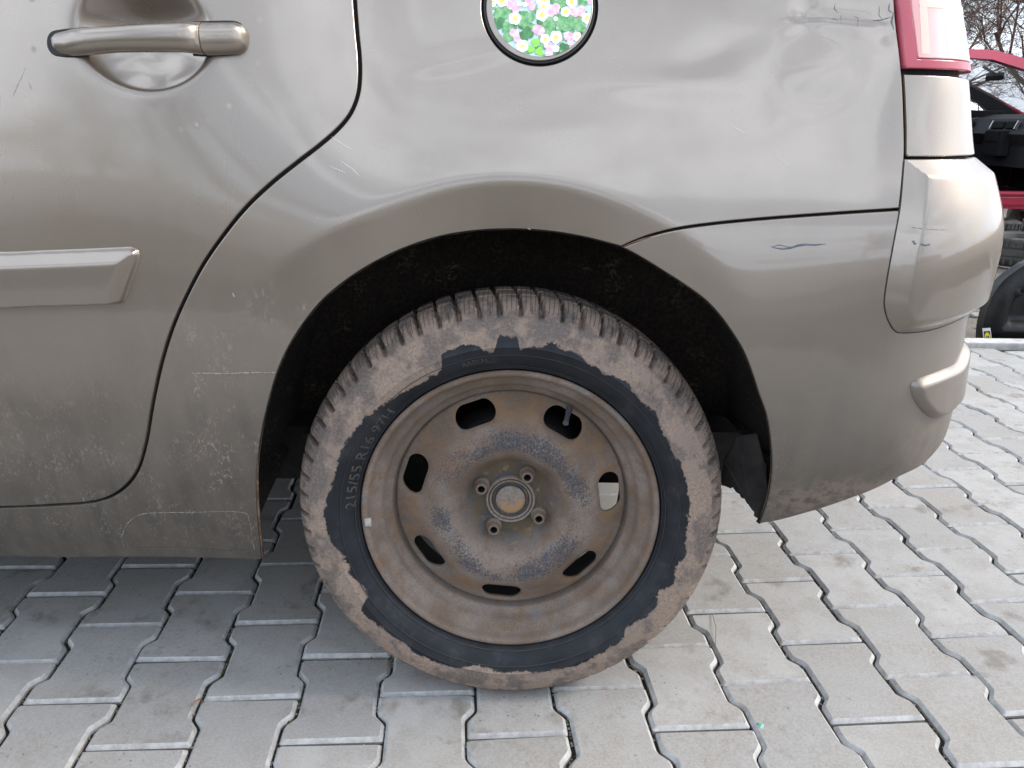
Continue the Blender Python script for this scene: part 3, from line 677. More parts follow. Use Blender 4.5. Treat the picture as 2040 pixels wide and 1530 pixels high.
for (x, y, r) in [(340, 10, 14), (180, 40, 10), (1040, 20, 15), (1040, 120, 12), (560, 310, 14), (1020, 250, 14), (1420, 200, 11), (1520, 30, 13), (1780, 310, 12), (680, 780, 14), (1070, 665, 11), (1255, 630, 14), (1610, 620, 10), (1250, 820, 8), (1250, 320, 5), (640, 60, 6), (730, 80, 6)]:
    petals(stk(*Z5(x, y)), U * r * .92, 5, .16, 3, rs.random() * 6); 
    if r > 8: petals(stk(*Z5(x, y)), U * r * .38, 5, .08, 4)
sko = sk.build('flower_sticker', ST, flap, smooth=True); sko['label'] = 'round sticker printed with white, pink and green flowers'

# black sheet behind the skin, so the seams read as shaded gaps
def inner_shell():
    V = []; Fs = []; ss = np.concatenate([np.linspace(XL, .62, 90), np.linspace(.64, S_BACK, 16)]); zz = np.linspace(.225, 1.05, 46); idx = {}
    for i, s in enumerate(ss):
        for j, z in enumerate(zz):
            idx[i, j] = len(V); V.append(surf(s, z, -.011 - (.02 if z < .30 else 0)))
    # arch clearance and the door bowl stay open
    for i in range(len(ss) - 1):
        for j in range(len(zz) - 1):
            s = (ss[i] + ss[i + 1]) / 2; z = (zz[j] + zz[j + 1]) / 2
            if (s / .398) ** 2 + (max(0, z - .308) / .445) ** 2 < 1: continue
            if z < .30 and (s > .25): continue
            if ((s - HB[0]) / (HB[2] * 1.2)) ** 2 + ((z - HB[1]) / (HB[3] * 1.2)) ** 2 < 1.0: continue
            if z < zsb + .012 or (s > .2 and z < .45): continue
            Fs.append((idx[i, j], idx[i + 1, j], idx[i + 1, j + 1], idx[i, j + 1]))
    return mesh('inner_body', V, Fs, GAP, car)
inner_shell()

# --- bumper with its two corner protectors
SB = S_BACK - .004
edge_b = trace('1512,1045 1560,1036 1640,1013 1720,985 1790,952 1840,925')
edge_b = edge_b + [(edge_b[-1][0] + .05, edge_b[-1][1] + .022), (edge_b[-1][0] + .12, edge_b[-1][1] + .035), (edge_b[-1][0] + .25, edge_b[-1][1] + .040), (SB, edge_b[-1][1] + .04)]
btop = trace('1794,417 1799,380 1803,330 1806,316'); zt_b = btop[-1][1]
b_loop = arch_b[:-1] + edge_b + [(SB, zt_b)] + list(reversed(btop)) + list(reversed(seam_qb))[1:-1]
ie = len(arch_b) - 1; it = ie + len(edge_b) - 1
BL = smooth_loop(b_loop, .005, sharp=(0, ie, it, it + 1, it + 2, it + 2 + len(btop) - 1))
bumper = panel('rear_bumper', BL, [], PAINT_TRIM, car, grid=.0055, gap=.0016, depth=.010)
def pad_height(L, H, w, w_top=None, crown=.0):
    def f(P):
        d = polydist(L, np.asarray(P, float)); t = np.clip(d / w, 0, 1); return .0005 + H * (1 - (1 - t) ** 2.2)
    return f
P1 = trace('1806,318 1799,400 1787,471 1776,530 1767,585 1766,612 1776,645 1796,664', .004) + trace('1860,662', .004)
zb1 = P1[-2][1]; st1 = P1[0][0]
P1 = P1[:-1] + [(st1 + .10, zb1 + .006), (st1 + .165, zb1 + .010), (st1 + .200, zb1 + .020), (st1 + .214, zb1 + .05), (st1 + .226, zb1 + .13), (st1 + .226, zt_b - .09), (st1 + .205, zt_b - .035), (st1 + .175, zt_b - .004), (st1 + .10, zt_b - .001)]
PL1 = smooth_loop(P1, .003, sharp=(0,))
def h1(P):
    P = np.asarray(P, float); d = polydist(PL1, P); t = d / .0190; e_ = .07
    return .0005 + .0185 * .5 * (t + 1 - np.sqrt((t - 1) ** 2 + e_ ** 2) + .005)
prot = panel('corner_protector', PL1, [], PAINT_TRIM, bumper, grid=.0020, gap=0, height=h1, drop=.0008, depth=.006, roll=.0008)
ribbon('shadow_gap', densify([tuple(p) for p in inset_loop(PL1, -.0004)[:150]], .004), .0018, GASKET, bumper, lift=.0006, taper=False)  # black strip laid on for the shade in the gap around the guard
prot['label'] = 'large raised corner guard below the lamp'
P2 = trace('1822,768 1836,757 1880,741 1915,724', .006); z2 = P2[0][1]
P2 = P2 + [(P2[-1][0] + .05, P2[-1][1] + .012), (P2[-1][0] + .11, P2[-1][1] + .010), (P2[-1][0] + .14, P2[-1][1] - .012), (P2[-1][0] + .13, P2[-1][1] - .045), (P2[-1][0] + .07, P2[-1][1] - .070)] + trace('1905,812 1882,833 1860,834 1838,815 1824,792', .006)
PL2 = smooth_loop(P2, .003)
prot2 = panel('corner_protector', PL2, [], PAINT_TRIM, bumper, grid=.0032, gap=0, height=pad_height(PL2, .0105, .012), drop=.0008, depth=.006, roll=.0008)
prot2['label'] = 'small rounded guard low on the bumper corner'

# --- column below the lamp, tail lamp
zl = inv(1806, 141)[1]; c_l = trace('1806,314 1806,260 1804,200 1801,146'); s_end = S0 + .30
c_loop = c_l + [(c_l[-1][0] + .10, zl - .004), (s_end, zl - .006), (s_end, zt_b + .002), (c_l[0][0] + .1, zt_b + .002)]
CL = smooth_loop(c_loop, .004, sharp=(0, len(c_l) - 1, len(c_l) + 1, len(c_l) + 2))
panel('lamp_column', CL, [], PAINT, car, grid=.005, gap=.0012)
def glass_mat(name, col, rough=.08, trans=.75, ior=1.49):
    M = Mat(name); M.set(Base_Color=col, Roughness=rough, Transmission_Weight=trans, IOR=ior); return M.m
LENS_RED = glass_mat('lens_red', (.56, .10, .14), .16, .30)
def glare_lens():
    M = Mat('lens_pale'); X = M.xyz(); M.set(Base_Color=M.mix(M.ramp(X[0], .47, .56), (.86, .40, .40), (.96, .84, .80)), Roughness=.12, Transmission_Weight=.25, IOR=1.49); return M.m  # pale end of the gradient puts sun glare into the lens colour
LENS_GLARE = glare_lens()
LENS_PINK = glass_mat('lens_pink', (.90, .62, .52), .15, .1)
l_l = trace('1800,138 1795,100 1791,60 1787,20 1784,2')
l_loop = l_l + [(l_l[-1][0] - .006, 1.16), (s_end + .004, 1.16), (s_end + .004, zl + .003)]
LL = smooth_loop(l_loop, .004, sharp=(0, len(l_l), len(l_l) + 1, len(l_l) + 2))
LL = LL[::-1] if area(LL) < 0 else LL
lamp = empty('tail_lamp', (0, 0, 0), parent=car)
inx = trace('1826,116 1819,60 1812,5')
in_loop = inx + [(inx[-1][0] - .006, 1.13), (s_end - .004, 1.13), (s_end - .004, inx[0][1] + .001)]
IL = smooth_loop(in_loop, .004, sharp=(0, len(inx), len(inx) + 1, len(inx) + 2))
panel('lens', LL, [IL], LENS_RED, lamp, grid=.005, gap=.001, extra=.004, depth=.014)['label'] = 'red outer band of the lamp lens'
panel('lens', IL, [], LENS_GLARE, lamp, grid=.005, gap=0, extra=.0036, depth=.012)['label'] = 'pale inner field of the lamp lens'
for k_, (w0_, w1_) in enumerate(((.004, .020), (.050, .054))):
    x0_, x1_ = inx[0][0] + w0_, inx[0][0] + w1_; z0_ = inx[0][1] + .004
    q_ = smooth_loop([(x0_, z0_), (x1_, z0_), (x1_ - .004, 1.12), (x0_ - .004, 1.12)], .006, sharp=(0, 1, 2, 3))
    panel('optic_rib', q_, [], LENS_PINK, lamp, grid=.006, gap=0, extra=.0041, depth=.004)
q_ = smooth_loop([(inx[0][0] + .003, inx[0][1] + .058), (s_end - .01, inx[0][1] + .058), (s_end - .01, inx[0][1] + .068), (inx[0][0] + .003, inx[0][1] + .068)], .006, sharp=(0, 1, 2, 3))
panel('optic_rib', q_, [], LENS_PINK, lamp, grid=.006, gap=0, extra=.0043, depth=.004)
V = []; ss = np.linspace(l_l[0][0] + .004, s_end, 14); zz = np.linspace(zl + .006, 1.15, 16)
for z in zz:
    for s in ss: V.append(surf(s, z, -.010))
mesh('reflector', V, [(j * 14 + i, j * 14 + i + 1, (j + 1) * 14 + i + 1, (j + 1) * 14 + i) for j in range(15) for i in range(13)], simple('lamp_reflector', (.80, .62, .58), .35, .3, var=.05, bump=0), lamp, smooth=True)

# --- door handle
def handle():
    st = [(97, 70, 96), (100, 66, 101), (110, 62.5, 107), (130, 59.5, 110), (160, 57, 110), (185, 55, 108.5), (205, 53.5, 106.5), (235, 51.5, 105), (270, 49, 104.6), (305, 47, 104.6), (340, 45.5, 104.6), (365, 44.6, 105), (385, 44.2, 107), (402, 43.8, 108.5)]
    st2 = [(403.5, 43.8, 108.5), (420, 43.4, 108.2), (445, 43, 107), (465, 43.2, 105.5), (476, 45.5, 103), (483, 50, 98), (486.5, 58, 90)]
    def build(stl, name, mat, th0, cap0, cap1, grow=0.0, back=-.002, par=None):
        V = []; N_ = 22; m_ = len(stl)
        for i, (x, yt, yb) in enumerate(stl):
            e = .018; a = inv(x, yt, e); b = inv(x, yb, e); zc = (a[1] + b[1]) / 2; hz = (a[1] - b[1]) / 2 + grow; s = (a[0] + b[0]) / 2
            xm = (x - 97) / 390.; o = th0 + (.006 * math.sin(math.pi * xm)) ; endk = 1.0
            if cap0 and i < 3: endk = (.35, .72, .92)[i]
            if cap1 and i > m_ - 4: endk = (.92, .74, .35)[i - (m_ - 3)] if i >= m_ - 3 else 1
            inb = 1 - min(1, ((s - HB[0]) / (HB[2] * .98)) ** 2); bk = back + (.012 if inb > 0 and grow == 0 else 0) * min(1, inb * 6)
            base_off = prof(zc)
            for k in range(N_):
                an = 2 * math.pi * k / N_; cs, sn = math.cos(an), math.sin(an)
                yy = abs(cs) ** .62 * (1 if cs > 0 else -1); zz_ = abs(sn) ** .74 * (1 if sn > 0 else -1)
                w = (o * endk if yy > 0 else max(.0008, o * .5))
                dep = bk + .004 + (yy * w if yy > 0 else yy * (.004 + (0 if bk > 0 else .004)))
                p = surf(s, zc + zz_ * hz * (endk ** .5), 0, False); q = surf(s, zc, 0, False)
                V.append((p[0], q[1] - dep - (.0 if True else 0), p[2]))
        Fs = [(i * N_ + k, (i + 1) * N_ + k, (i + 1) * N_ + (k + 1) % N_, i * N_ + (k + 1) % N_) for i in range(m_ - 1) for k in range(N_)] + [tuple(range(N_)), tuple((m_ - 1) * N_ + k for k in range(N_ - 1, -1, -1))]
        return mesh(name, V, Fs, mat, par or door, smooth=True, autos=None if False else 50)
    h = build(st, 'handle', PAINT_TRIM, .019, True, False); build(st2, 'lock_cap', PAINT_TRIM, .0188, False, True, par=h)
    # thin black seats at both ends
    for (xa, xb) in ((95.5, 178), (385, 490.5)):
        xs = np.linspace(xa, xb, 12); P = []
        def ed(x, up):
            T = st + st2; X_ = [t[0] for t in T]; return float(np.interp(x, X_, [t[1] if up else t[2] for t in T]))
        L = []
        for x in xs: L.append(inv(x, ed(x, True) - 2.2 + (6 if x in (xs[0] if xa < 200 else xs[-1],) else 0), 0))
        for x in xs[::-1]: L.append(inv(x, ed(x, False) + 4.5 - (6 if x in (xs[0] if xa < 200 else xs[-1],) else 0), 0))
        L = smooth_loop(L, .003); c = L.mean(0); n_ = len(L); L2 = inset_loop(L, .001)
        V = list(surf(L[:, 0], L[:, 1], .0002, False)) + list(surf(L2[:, 0], L2[:, 1], .0026, False)); 
        Fs = [(k, (k + 1) % n_, n_ + (k + 1) % n_, n_ + k) for k in range(n_)]; Fs.append(tuple(n_ + k for k in range(n_)))
        mesh('handle_seat', V, Fs, GASKET, h)
handle()

# --- door moulding strip
def moulding():
    ax = trace('0,503 80,500 160,497 240,493.5 258,493', .006); sA_ = ax[0][0]
    tip = trace('270,497 276,508 274,525 262,560 250,595 246,603 238,606 225,607.5', .004)
    bt = trace('160,610 80,612 0,615', .004)
    L = [(XL + .006, ax[0][1] - .0015)] + ax + tip + bt + [(XL + .006, bt[-1][1] - .001)]
    LP = smooth_loop(L, .0035, sharp=(0, len(L) - 1))
    topz = spline([p[0] for p in L[:6]], [p[1] for p in L[:6]])
    endx = lambda z: np.interp(z, [bt[-1][1], tip[1][1]], [tip[5][0], tip[1][0]])
    def h(P):
        P = np.asarray(P, float); d = polydist(LP, P); dt = topz(np.minimum(P[:, 0], L[5][0])) - P[:, 1]; de = endx(P[:, 1]) - P[:, 0]
        def smin(p, q, w): return .5 * (p + q - np.sqrt((p - q) ** 2 + w * w))
        a = dt / .0165; e = de / .0175; b = sstep(d, -.0005, .0045)
        k = np.maximum(smin(smin(a, e, .10), 1.0, .12) + .06, 0)
        return .0008 + .0145 * k * b + .002 * b - .0025 * np.clip((dt - .02) / .06, 0, 1) * b
    xe = L[5][0]; rid = [(x, float(topz(min(x, xe))) - .0171) for x in np.arange(XL + .02, tip[1][0] - .012, .01)]; rz = rid[-1]
    rid2 = [(float(endx(z)) - .018, z) for z in np.linspace(rz[1] - .002, bt[-1][1] + .006, 14)]
    return panel('side_moulding', LP, [], PAINT_TRIM, door, lines=[], grid=.0016, gap=0, height=h, drop=.0006, depth=.004, roll=.0006, coarse_x=-.76)
moulding()

# --- marks on the body
SCUFF = flat_mat('faint_scuff', (.30, .28, .25), (.38, .35, .32), .7); SCRATCH = flat_mat('fine_scratch', (.50, .50, .50), None, .6)
INK = flat_mat('dark_scuff', (.055, .065, .085), (.10, .11, .13), .6); DRY = simple('dried_mud', (.33, .27, .22), .95, scale=300, var=.3, bump=.3); CRACK = flat_mat('crack_dark', (.16, .15, .145), (.08, .075, .07), .7)
ribbon('scuff', densify(trace('1535,491 1545,494 1558,496 1575,494 1590,489 1605,487 1622,488 1645,486')), .0026, INK, bumper)
ribbon('scuff', densify(trace('1536,492 1552,488 1570,492 1588,491')), .0013, INK, bumper)
def on_prot(txt, w, mat):
    P = densify([inv(*map(float, t.split(',')), .015) for t in txt.split()]); t = np.gradient(P, axis=0); t /= np.linalg.norm(t, axis=1, keepdims=True); nn = np.stack([-t[:, 1], t[:, 0]], 1); hh = h1(P)
    a = P + nn * w / 2; b = P - nn * w / 2; n = len(P)
    mesh('scuff', list(surf(a[:, 0], a[:, 1], h1(a) + .0003)) + list(surf(b[:, 0], b[:, 1], h1(b) + .0003)), [(i + n, i + 1 + n, i + 1, i) for i in range(n - 1)], mat, bumper)
on_prot('1820,480 1822,486 1832,486 1840,488 1848,486', .0022, INK); on_prot('1820,454 1850,456 1880,457', .0009, DRY)
ribbon('mud_line', densify(trace('380,743 420,744 455,745 485,743 520,742 549,742')), .0024, DRY, quarter, lift=.0012)
def film():
    L = smooth_loop(trace('247,1091 244,1070 250,1048 266,1031 290,1022 380,1020 488,1021 498,1040 503,1070 508,1096 480,1098 380,1094'), .004, sharp=(0, 9))
    L2 = inset_loop(L, .0012); n_ = len(L); V = list(surf(L[:, 0], L[:, 1], .0001)) + list(surf(L2[:, 0], L2[:, 1], .0005))
    mesh('film_patch', V, [(k, (k + 1) % n_, n_ + (k + 1) % n_, n_ + k) if area(L) > 0 else (n_ + k, n_ + (k + 1) % n_, (k + 1) % n_, k) for k in range(n_)], simple('film_edge', (.20, .175, .15), .9, scale=250, var=.35), quarter)
film()
for t, w in (('1655,38 1664,38 1670,41', .0010), ('1676,30 1676,47', .0012), ('1664,6 1662,18 1670,25', .0010), ('1702,33 1710,36 1708,55', .0010), ('1752,12 1751,30 1757,38', .0010), ('1738,41 1755,40 1775,34', .0014), ('1780,24 1776,45 1781,60', .0022), ('1772,6 1770,20 1778,26', .0016)):
    ribbon('crack', densify(trace(t), .002), w, CRACK, quarter, lift=.0004)
for t_, w_ in (('165,990 168,1000', .001), ('50,135 45,150 34,172 26,192', .0012), ('58,165 62,178', .0026), ('700,100 706,108', .0010), ('1050,455 1058,457', .0012)):
    ribbon('scuff', densify(trace(t_), .002), w_, SCUFF, door if float(t_.split(',')[0]) < 710 else quarter, lift=.0003)
for t_, w_ in (('660,272 690,292 705,300', .0008), ('675,318 700,335 718,352', .0008), ('655,330 690,345', .0007), ('1455,248 1490,270', .0009), ('1540,305 1575,335', .0007), ('630,432 634,436', .0045), ('1307,314 1310,317', .0022), ('570,365 573,367', .0016), ('463,583 467,592', .0018)):
    ribbon('scuff', densify(trace(t_), .002), w_, SCUFF if w_ > .001 else SCRATCH, quarter, lift=.0003)
for t in ('1240,492 1262,483 1300,470', ):
    ribbon('rust_line', densify(trace(t)), .0022, RUSTEDGE, quarter, lift=.0006)
ribbon('rust_line', densify(trace('514,905 513,950 514,1000 517,1040 521,1080 523,1112')), .0030, RUSTEDGE, quarter, lift=.0008)

# --- wheel arch liner
def liner():
    L = np.array(arch_q[:-1] + arch_b); n = len(L); cen = np.array([0, .308]); V = []; dep = [0.0, .012, .03, .07, .12, .18, .24, .30]; rl = random.Random(8)
    D = densify([tuple(p) for p in L], .008); n = len(D); base = surf(D[:, 0], D[:, 1], -.003)
    torn = [rl.uniform(0, 1) for _ in range(n)]
    for j, d in enumerate(dep):
        for i in range(n):
            p = D[i].copy(); v = p - cen; r = np.linalg.norm(v); g = .012 + .03 * min(1, d / .07) if d > .005 else 0
            if d > .10: g -= (d - .10) * .12
            if v[1] < 0 : g *= .6 
            q = cen + v * (1 + g / r); z = q[1]
            if d > 0 and z < .36:      # the lower ends are trimmed shorter further in
                lim = zsb + .02 + d * .35 if q[0] < 0 else .30 + .055 * min(1, d / .06) + .016 * torn[i] + .01 * math.sin(d * 60 + i)
                z = max(z, lim)
            y0 = base[i][1]
            V.append((base[i][0] if d == 0 else q[0], y0 + d, base[i][2] if d == 0 else z))
    Fs = [(j * n + i, j * n + i + 1, (j + 1) * n + i + 1, (j + 1) * n + i) for j in range(len(dep) - 1) for i in range(n - 1)]
    o = mesh('wheel_arch_liner', V, Fs, LINER, car, smooth=True)
    # back wall of the arch
    b = (len(dep) - 1) * n; V2 = [V[b + i] for i in range(n)] + [(0, V[b][1], .45)]
    mesh('inner_arch_wall', V2, [(i, i + 1, n) for i in range(n - 1)], LINER, car)
liner()
# torn lip hanging inside the bumper end
tl = MB(); rl = random.Random(4); P0 = at_y(1438, 968, .03); pts = []
top = [at_y(*p, .035) for p in ((1440, 900), (1470, 890), (1500, 900), (1525, 960))]
edge = []
for (x, y) in ((1438, 967), (1446, 969), (1455, 973), (1460, 971), (1466, 980), (1474, 985), (1477, 992), (1484, 994), (1488, 1003), (1494, 1008), (1498, 1016), (1505, 1020), (1503, 1029), (1512, 1034), (1508, 1041), (1514, 1044), (1528, 1028), (1531, 985), (1524, 925), (1508, 865), (1470, 870), (1442, 920)):
    p = at_y(x, y, .012 + max(0, (1500 - x)) * .0009); edge.append(p)
n = len(edge); b = [p + np.array([0, .004, 0]) for p in edge]
tl.add(edge + b, [tuple(range(n)), tuple(range(2 * n - 1, n - 1, -1))] + [(i, n + i, n + (i + 1) % n, (i + 1) % n) for i in range(n)])
tl.build('torn_liner_edge', DARKMETAL, car)

# --- rest of the car, mostly outside the picture
GLASSD = Mat('side_glass'); GLASSD.set(Base_Color=(.015, .018, .02), Roughness=.05); GLASSD = GLASSD.m
def rest_of_car():
    zs = [zsb, .30, .36, .45, .55, .65, .75, .85, .95, 1.06]
    V = []; m_ = len(zs); xs = [XL - .006, -1.7, -2.0, -2.30, -2.32, -3.18, -3.2, -3.35, -3.5]; 
    for x in xs:
        for z in zs: p = surf(-1.2, z); k = .0 if x > -3.2 else (abs(x) - 3.2) * 1.2; V.append((x, p[1] + k * k * 2, z))
    fs = []
    for i in range(len(xs) - 1):
        for j in range(m_ - 1):
            xm = (xs[i] + xs[i + 1]) / 2; zm = (zs[j] + zs[j + 1]) / 2
            if -3.19 < xm < -2.31 and zm < .66: continue
            fs.append((i * m_ + j, i * m_ + j + 1, (i + 1) * m_ + j + 1, (i + 1) * m_ + j))
    mesh('front_side', V, fs, PAINT, car, smooth=True)
    b = MB(); b.box((-1.4, .86, .30), (3.7, 1.28, .10)); b.box((-1.55, .86, .62), (2.2, 1.50, .60)); b.box((-3.2, .86, .55), (.5, 1.5, .5)); b.box((.42, .90, .80), (.26, 1.30, .40)); b.box((0.40, .9, .52), (.22, 1.1, .24)); b.build('underbody', DARKMETAL, car)
    b = MB(); b.prism([(-3.5, .30), (.66, .30), (.66, 1.06), (-2.6, 1.06), (-3.5, .88)], 1, 1.70, 1.735); b.build('far_side', PAINT, car)
    g = MB(); sec = [(.06, 1.062), (.20, 1.48), (.30, 1.52), (1.42, 1.52), (1.52, 1.48), (1.68, 1.062)]
    g.prism([(-2.35, 1.065), (-1.55, 1.50), (.30, 1.50), (.52, 1.065)], 1, .17, 1.60); g.build('side_window', GLASSD, car)
    r_ = MB(); r_.prism([(-1.62, 1.50), (-1.5, 1.545), (.25, 1.56), (.36, 1.505)], 1, .12, 1.60); r_.build('roof', PAINT, car)
    h = MB(); h.prism([(-3.5, .86), (-2.36, 1.06), (-2.36, 1.03), (-3.5, .83)], 1, .06, 1.68); h.build('bonnet', PAINT, car)
    s_ = MB(); s_.box((-.35, .93, 1.058), (1.75, 1.46, .012)); s_.build('waist_panel', PAINT, car)
    t = MB(); t.prism([(.30, 1.50), (.44, 1.50), (.60, 1.06), (.60, .60), (.50, .60)], 1, .30, 1.42); t.build('tailgate', PAINT, car)
rest_of_car()

# --- wheel
WA = math.radians(3.86)
def wheel_local_ground(V, zc):
    out = []
    for x, y, z in V:
        wz = zc + z * math.cos(WA) - y * math.sin(WA)
        if wz < 0.001:
            k = -wz + .001; z += k / math.cos(WA); y -= .35 * k if y < .08 else -.35 * k
        out.append((x, y, z))
    return out
MUDT = [(6.9, .257), (21.4, .256), (24.8, .250), (35.2, .251), (40.1, .259), (47.3, .253), (52.3, .262), (59.9, .256), (69.1, .260), (79, .268), (81, .262), (87.6, .252), (88.5, .269), (93.7, .273), (95.9, .247), (98.2, .252), (100.6, .262), (103.9, .267), (111.4, .262), (113.5, .241), (121.9, .237), (131.3, .244), (142.7, .254), (157, .261), (164, .259), (171, .262), (178, .269), (187.5, .263), (193.9, .250), (202.4, .250), (206.9, .241), (211, .244), (214.3, .267), (219, .266), (223.2, .260), (233.1, .258), (239.5, .263), (253.2, .257), (257.8, .246), (263.8, .252), (275.3, .253), (287.8, .258), (293.8, .260), (305, .259), (312.6, .257), (315.8, .246), (323.7, .256), (328.6, .256), (333.6, .247), (337.6, .260), (344.3, .253), (348.5, .262), (354.7, .257)]
MA = np.array([m_[0] for m_ in MUDT]); MR = np.array([m_[1] for m_ in MUDT])
def tyre_mesh(detail=True):
    NP = 66; per = 14 if detail else 4; N = NP * per
    prof_ = [(.2145, .010), (.2165, .004), (.2200, -.0005), (.2215, -.0035), (.2235, -.0040), (.2270, -.0095), (.2330, -.0155), (.2400, -.0200), (.2470, -.0225), (.2540, -.0240), (.2560, -.0252), (.2580, -.0240), (.2650, -.0240), (.2720, -.0228), (.2790, -.0205), (.2850, -.0178), (.2890, -.0155), (.2905, -.0152), (.2925, -.0130), (.2960, -.0095), (.3000, -.0050), (.3040, .0000), (.3085, .0065), (.3115, .0120), (.3140, .0180), (.3160, .0240), (.3175, .0300), (.3180, .0330), (.3095, .0345), (.3095, .0405), (.3185, .0420), (.3192, .0500), (.3198, .0600), (.3200, .0680), (.3115, .0695), (.3115, .0760), (.3203, .0775), (.3203, .0900), (.3110, .0920), (.3110, .0980), (.3195, .1000), (.3190, .1200), (.3160, .1400), (.3100, .1560), (.3000, .1680), (.2850, .1800), (.2600, .1870), (.2400, .1840), (.2200, .1640), (.2150, .1560)]
    V = []; mud = []; M_ = len(prof_); rr = random.Random(2)
    for i, (r, y) in enumerate(prof_):
        for k in range(N):
            a = 2 * math.pi * k / N; ph = (k / per) % 1.0; blk = int(k / per); R_ = r; Y = y
            sh = .294 < r and i < 46
            # the groove lines lean along the circumference further in
            phs = (ph - max(0, y) * 4.0) % 1.0
            if detail and sh:
                wgt = min(1, (r - .294) / .010); alt = blk % 2
                lo, hi = (.00, .22) if alt else (.0, .17)
                if lo <= phs < hi: R_ -= .0090 * wgt; Y += .0060 * wgt * (1 if y < .03 else 0)
                elif .93 <= phs or phs < .22: R_ -= .0004
                if alt and .50 < ph < .60 and y < .012: R_ -= .003 * wgt; Y += .002 * wgt
            w = mnoise.noise(Vector((math.cos(a) * 9, math.sin(a) * 9, r * 40 + y * 30)))
            if detail and r > .258: R_ += .0004 * w; Y += .0004 * w
            V.append((R_ * math.cos(a), Y, R_ * math.sin(a)))
            rb = np.interp(math.degrees(a), MA, MR, period=360); mud.append(max(-1, min(1, (r - rb) / .02)) if y < .15 else .6)
    for q in range(len(V)):
        pass
    Fs = [(i * N + k, i * N + (k + 1) % N, (i + 1) * N + (k + 1) % N, (i + 1) * N + k) for i in range(M_ - 1) for k in range(N)]
    return V, Fs, mud
ZC = .308
def wheel(loc, rotz, flip=False):
    w = empty('wheel', loc, (WA, 0, 0) if not flip else (WA, 0, math.pi), parent=car)
    # local y axis = inward normal; local z = up
    return w
w0 = empty('wheel', (0, 0, ZC), (-WA, 0, 0), parent=car)
V, Fs, mud = tyre_mesh(); V = wheel_local_ground(V, ZC)
tyre = mesh('tyre', V, Fs, RUBBER, w0, autos=38); at = tyre.data.attributes.new('mud', 'FLOAT', 'POINT'); at.data.foreach_set('value', np.array(mud, dtype=np.float32))
# barrel
b = MB(); b.lathe([(.2125, .0065), (.2150, .0035), (.2180, .0008), (.2188, -.0022), (.2178, -.0048), (.2152, -.0060), (.2120, -.0052), (.2095, -.0022), (.2082, .0030), (.2070, .0080), (.2045, .0120), (.2005, .0150), (.1955, .0175), (.1925, .0205), (.1905, .0250), (.1890, .0300), (.1860, .0340), (.1810, .0370), (.1780, .0400), (.1765, .0450), (.1757, .0500), (.1755, .0560)], 160); b.lathe([(.1755, .0560), (.1760, .0900), (.1800, .1050), (.1900, .1200), (.1960, .1450), (.2050, .1560), (.2150, .1600), (.2150, .1640), (.2000, .1640), (.1900, .1460), (.1850, .1260), (.1740, .1080), (.1735, .0600)], 160, mi=1)
rim = b.build('rim', [RIM, DARKHOLE], w0, smooth=True, autos=60)
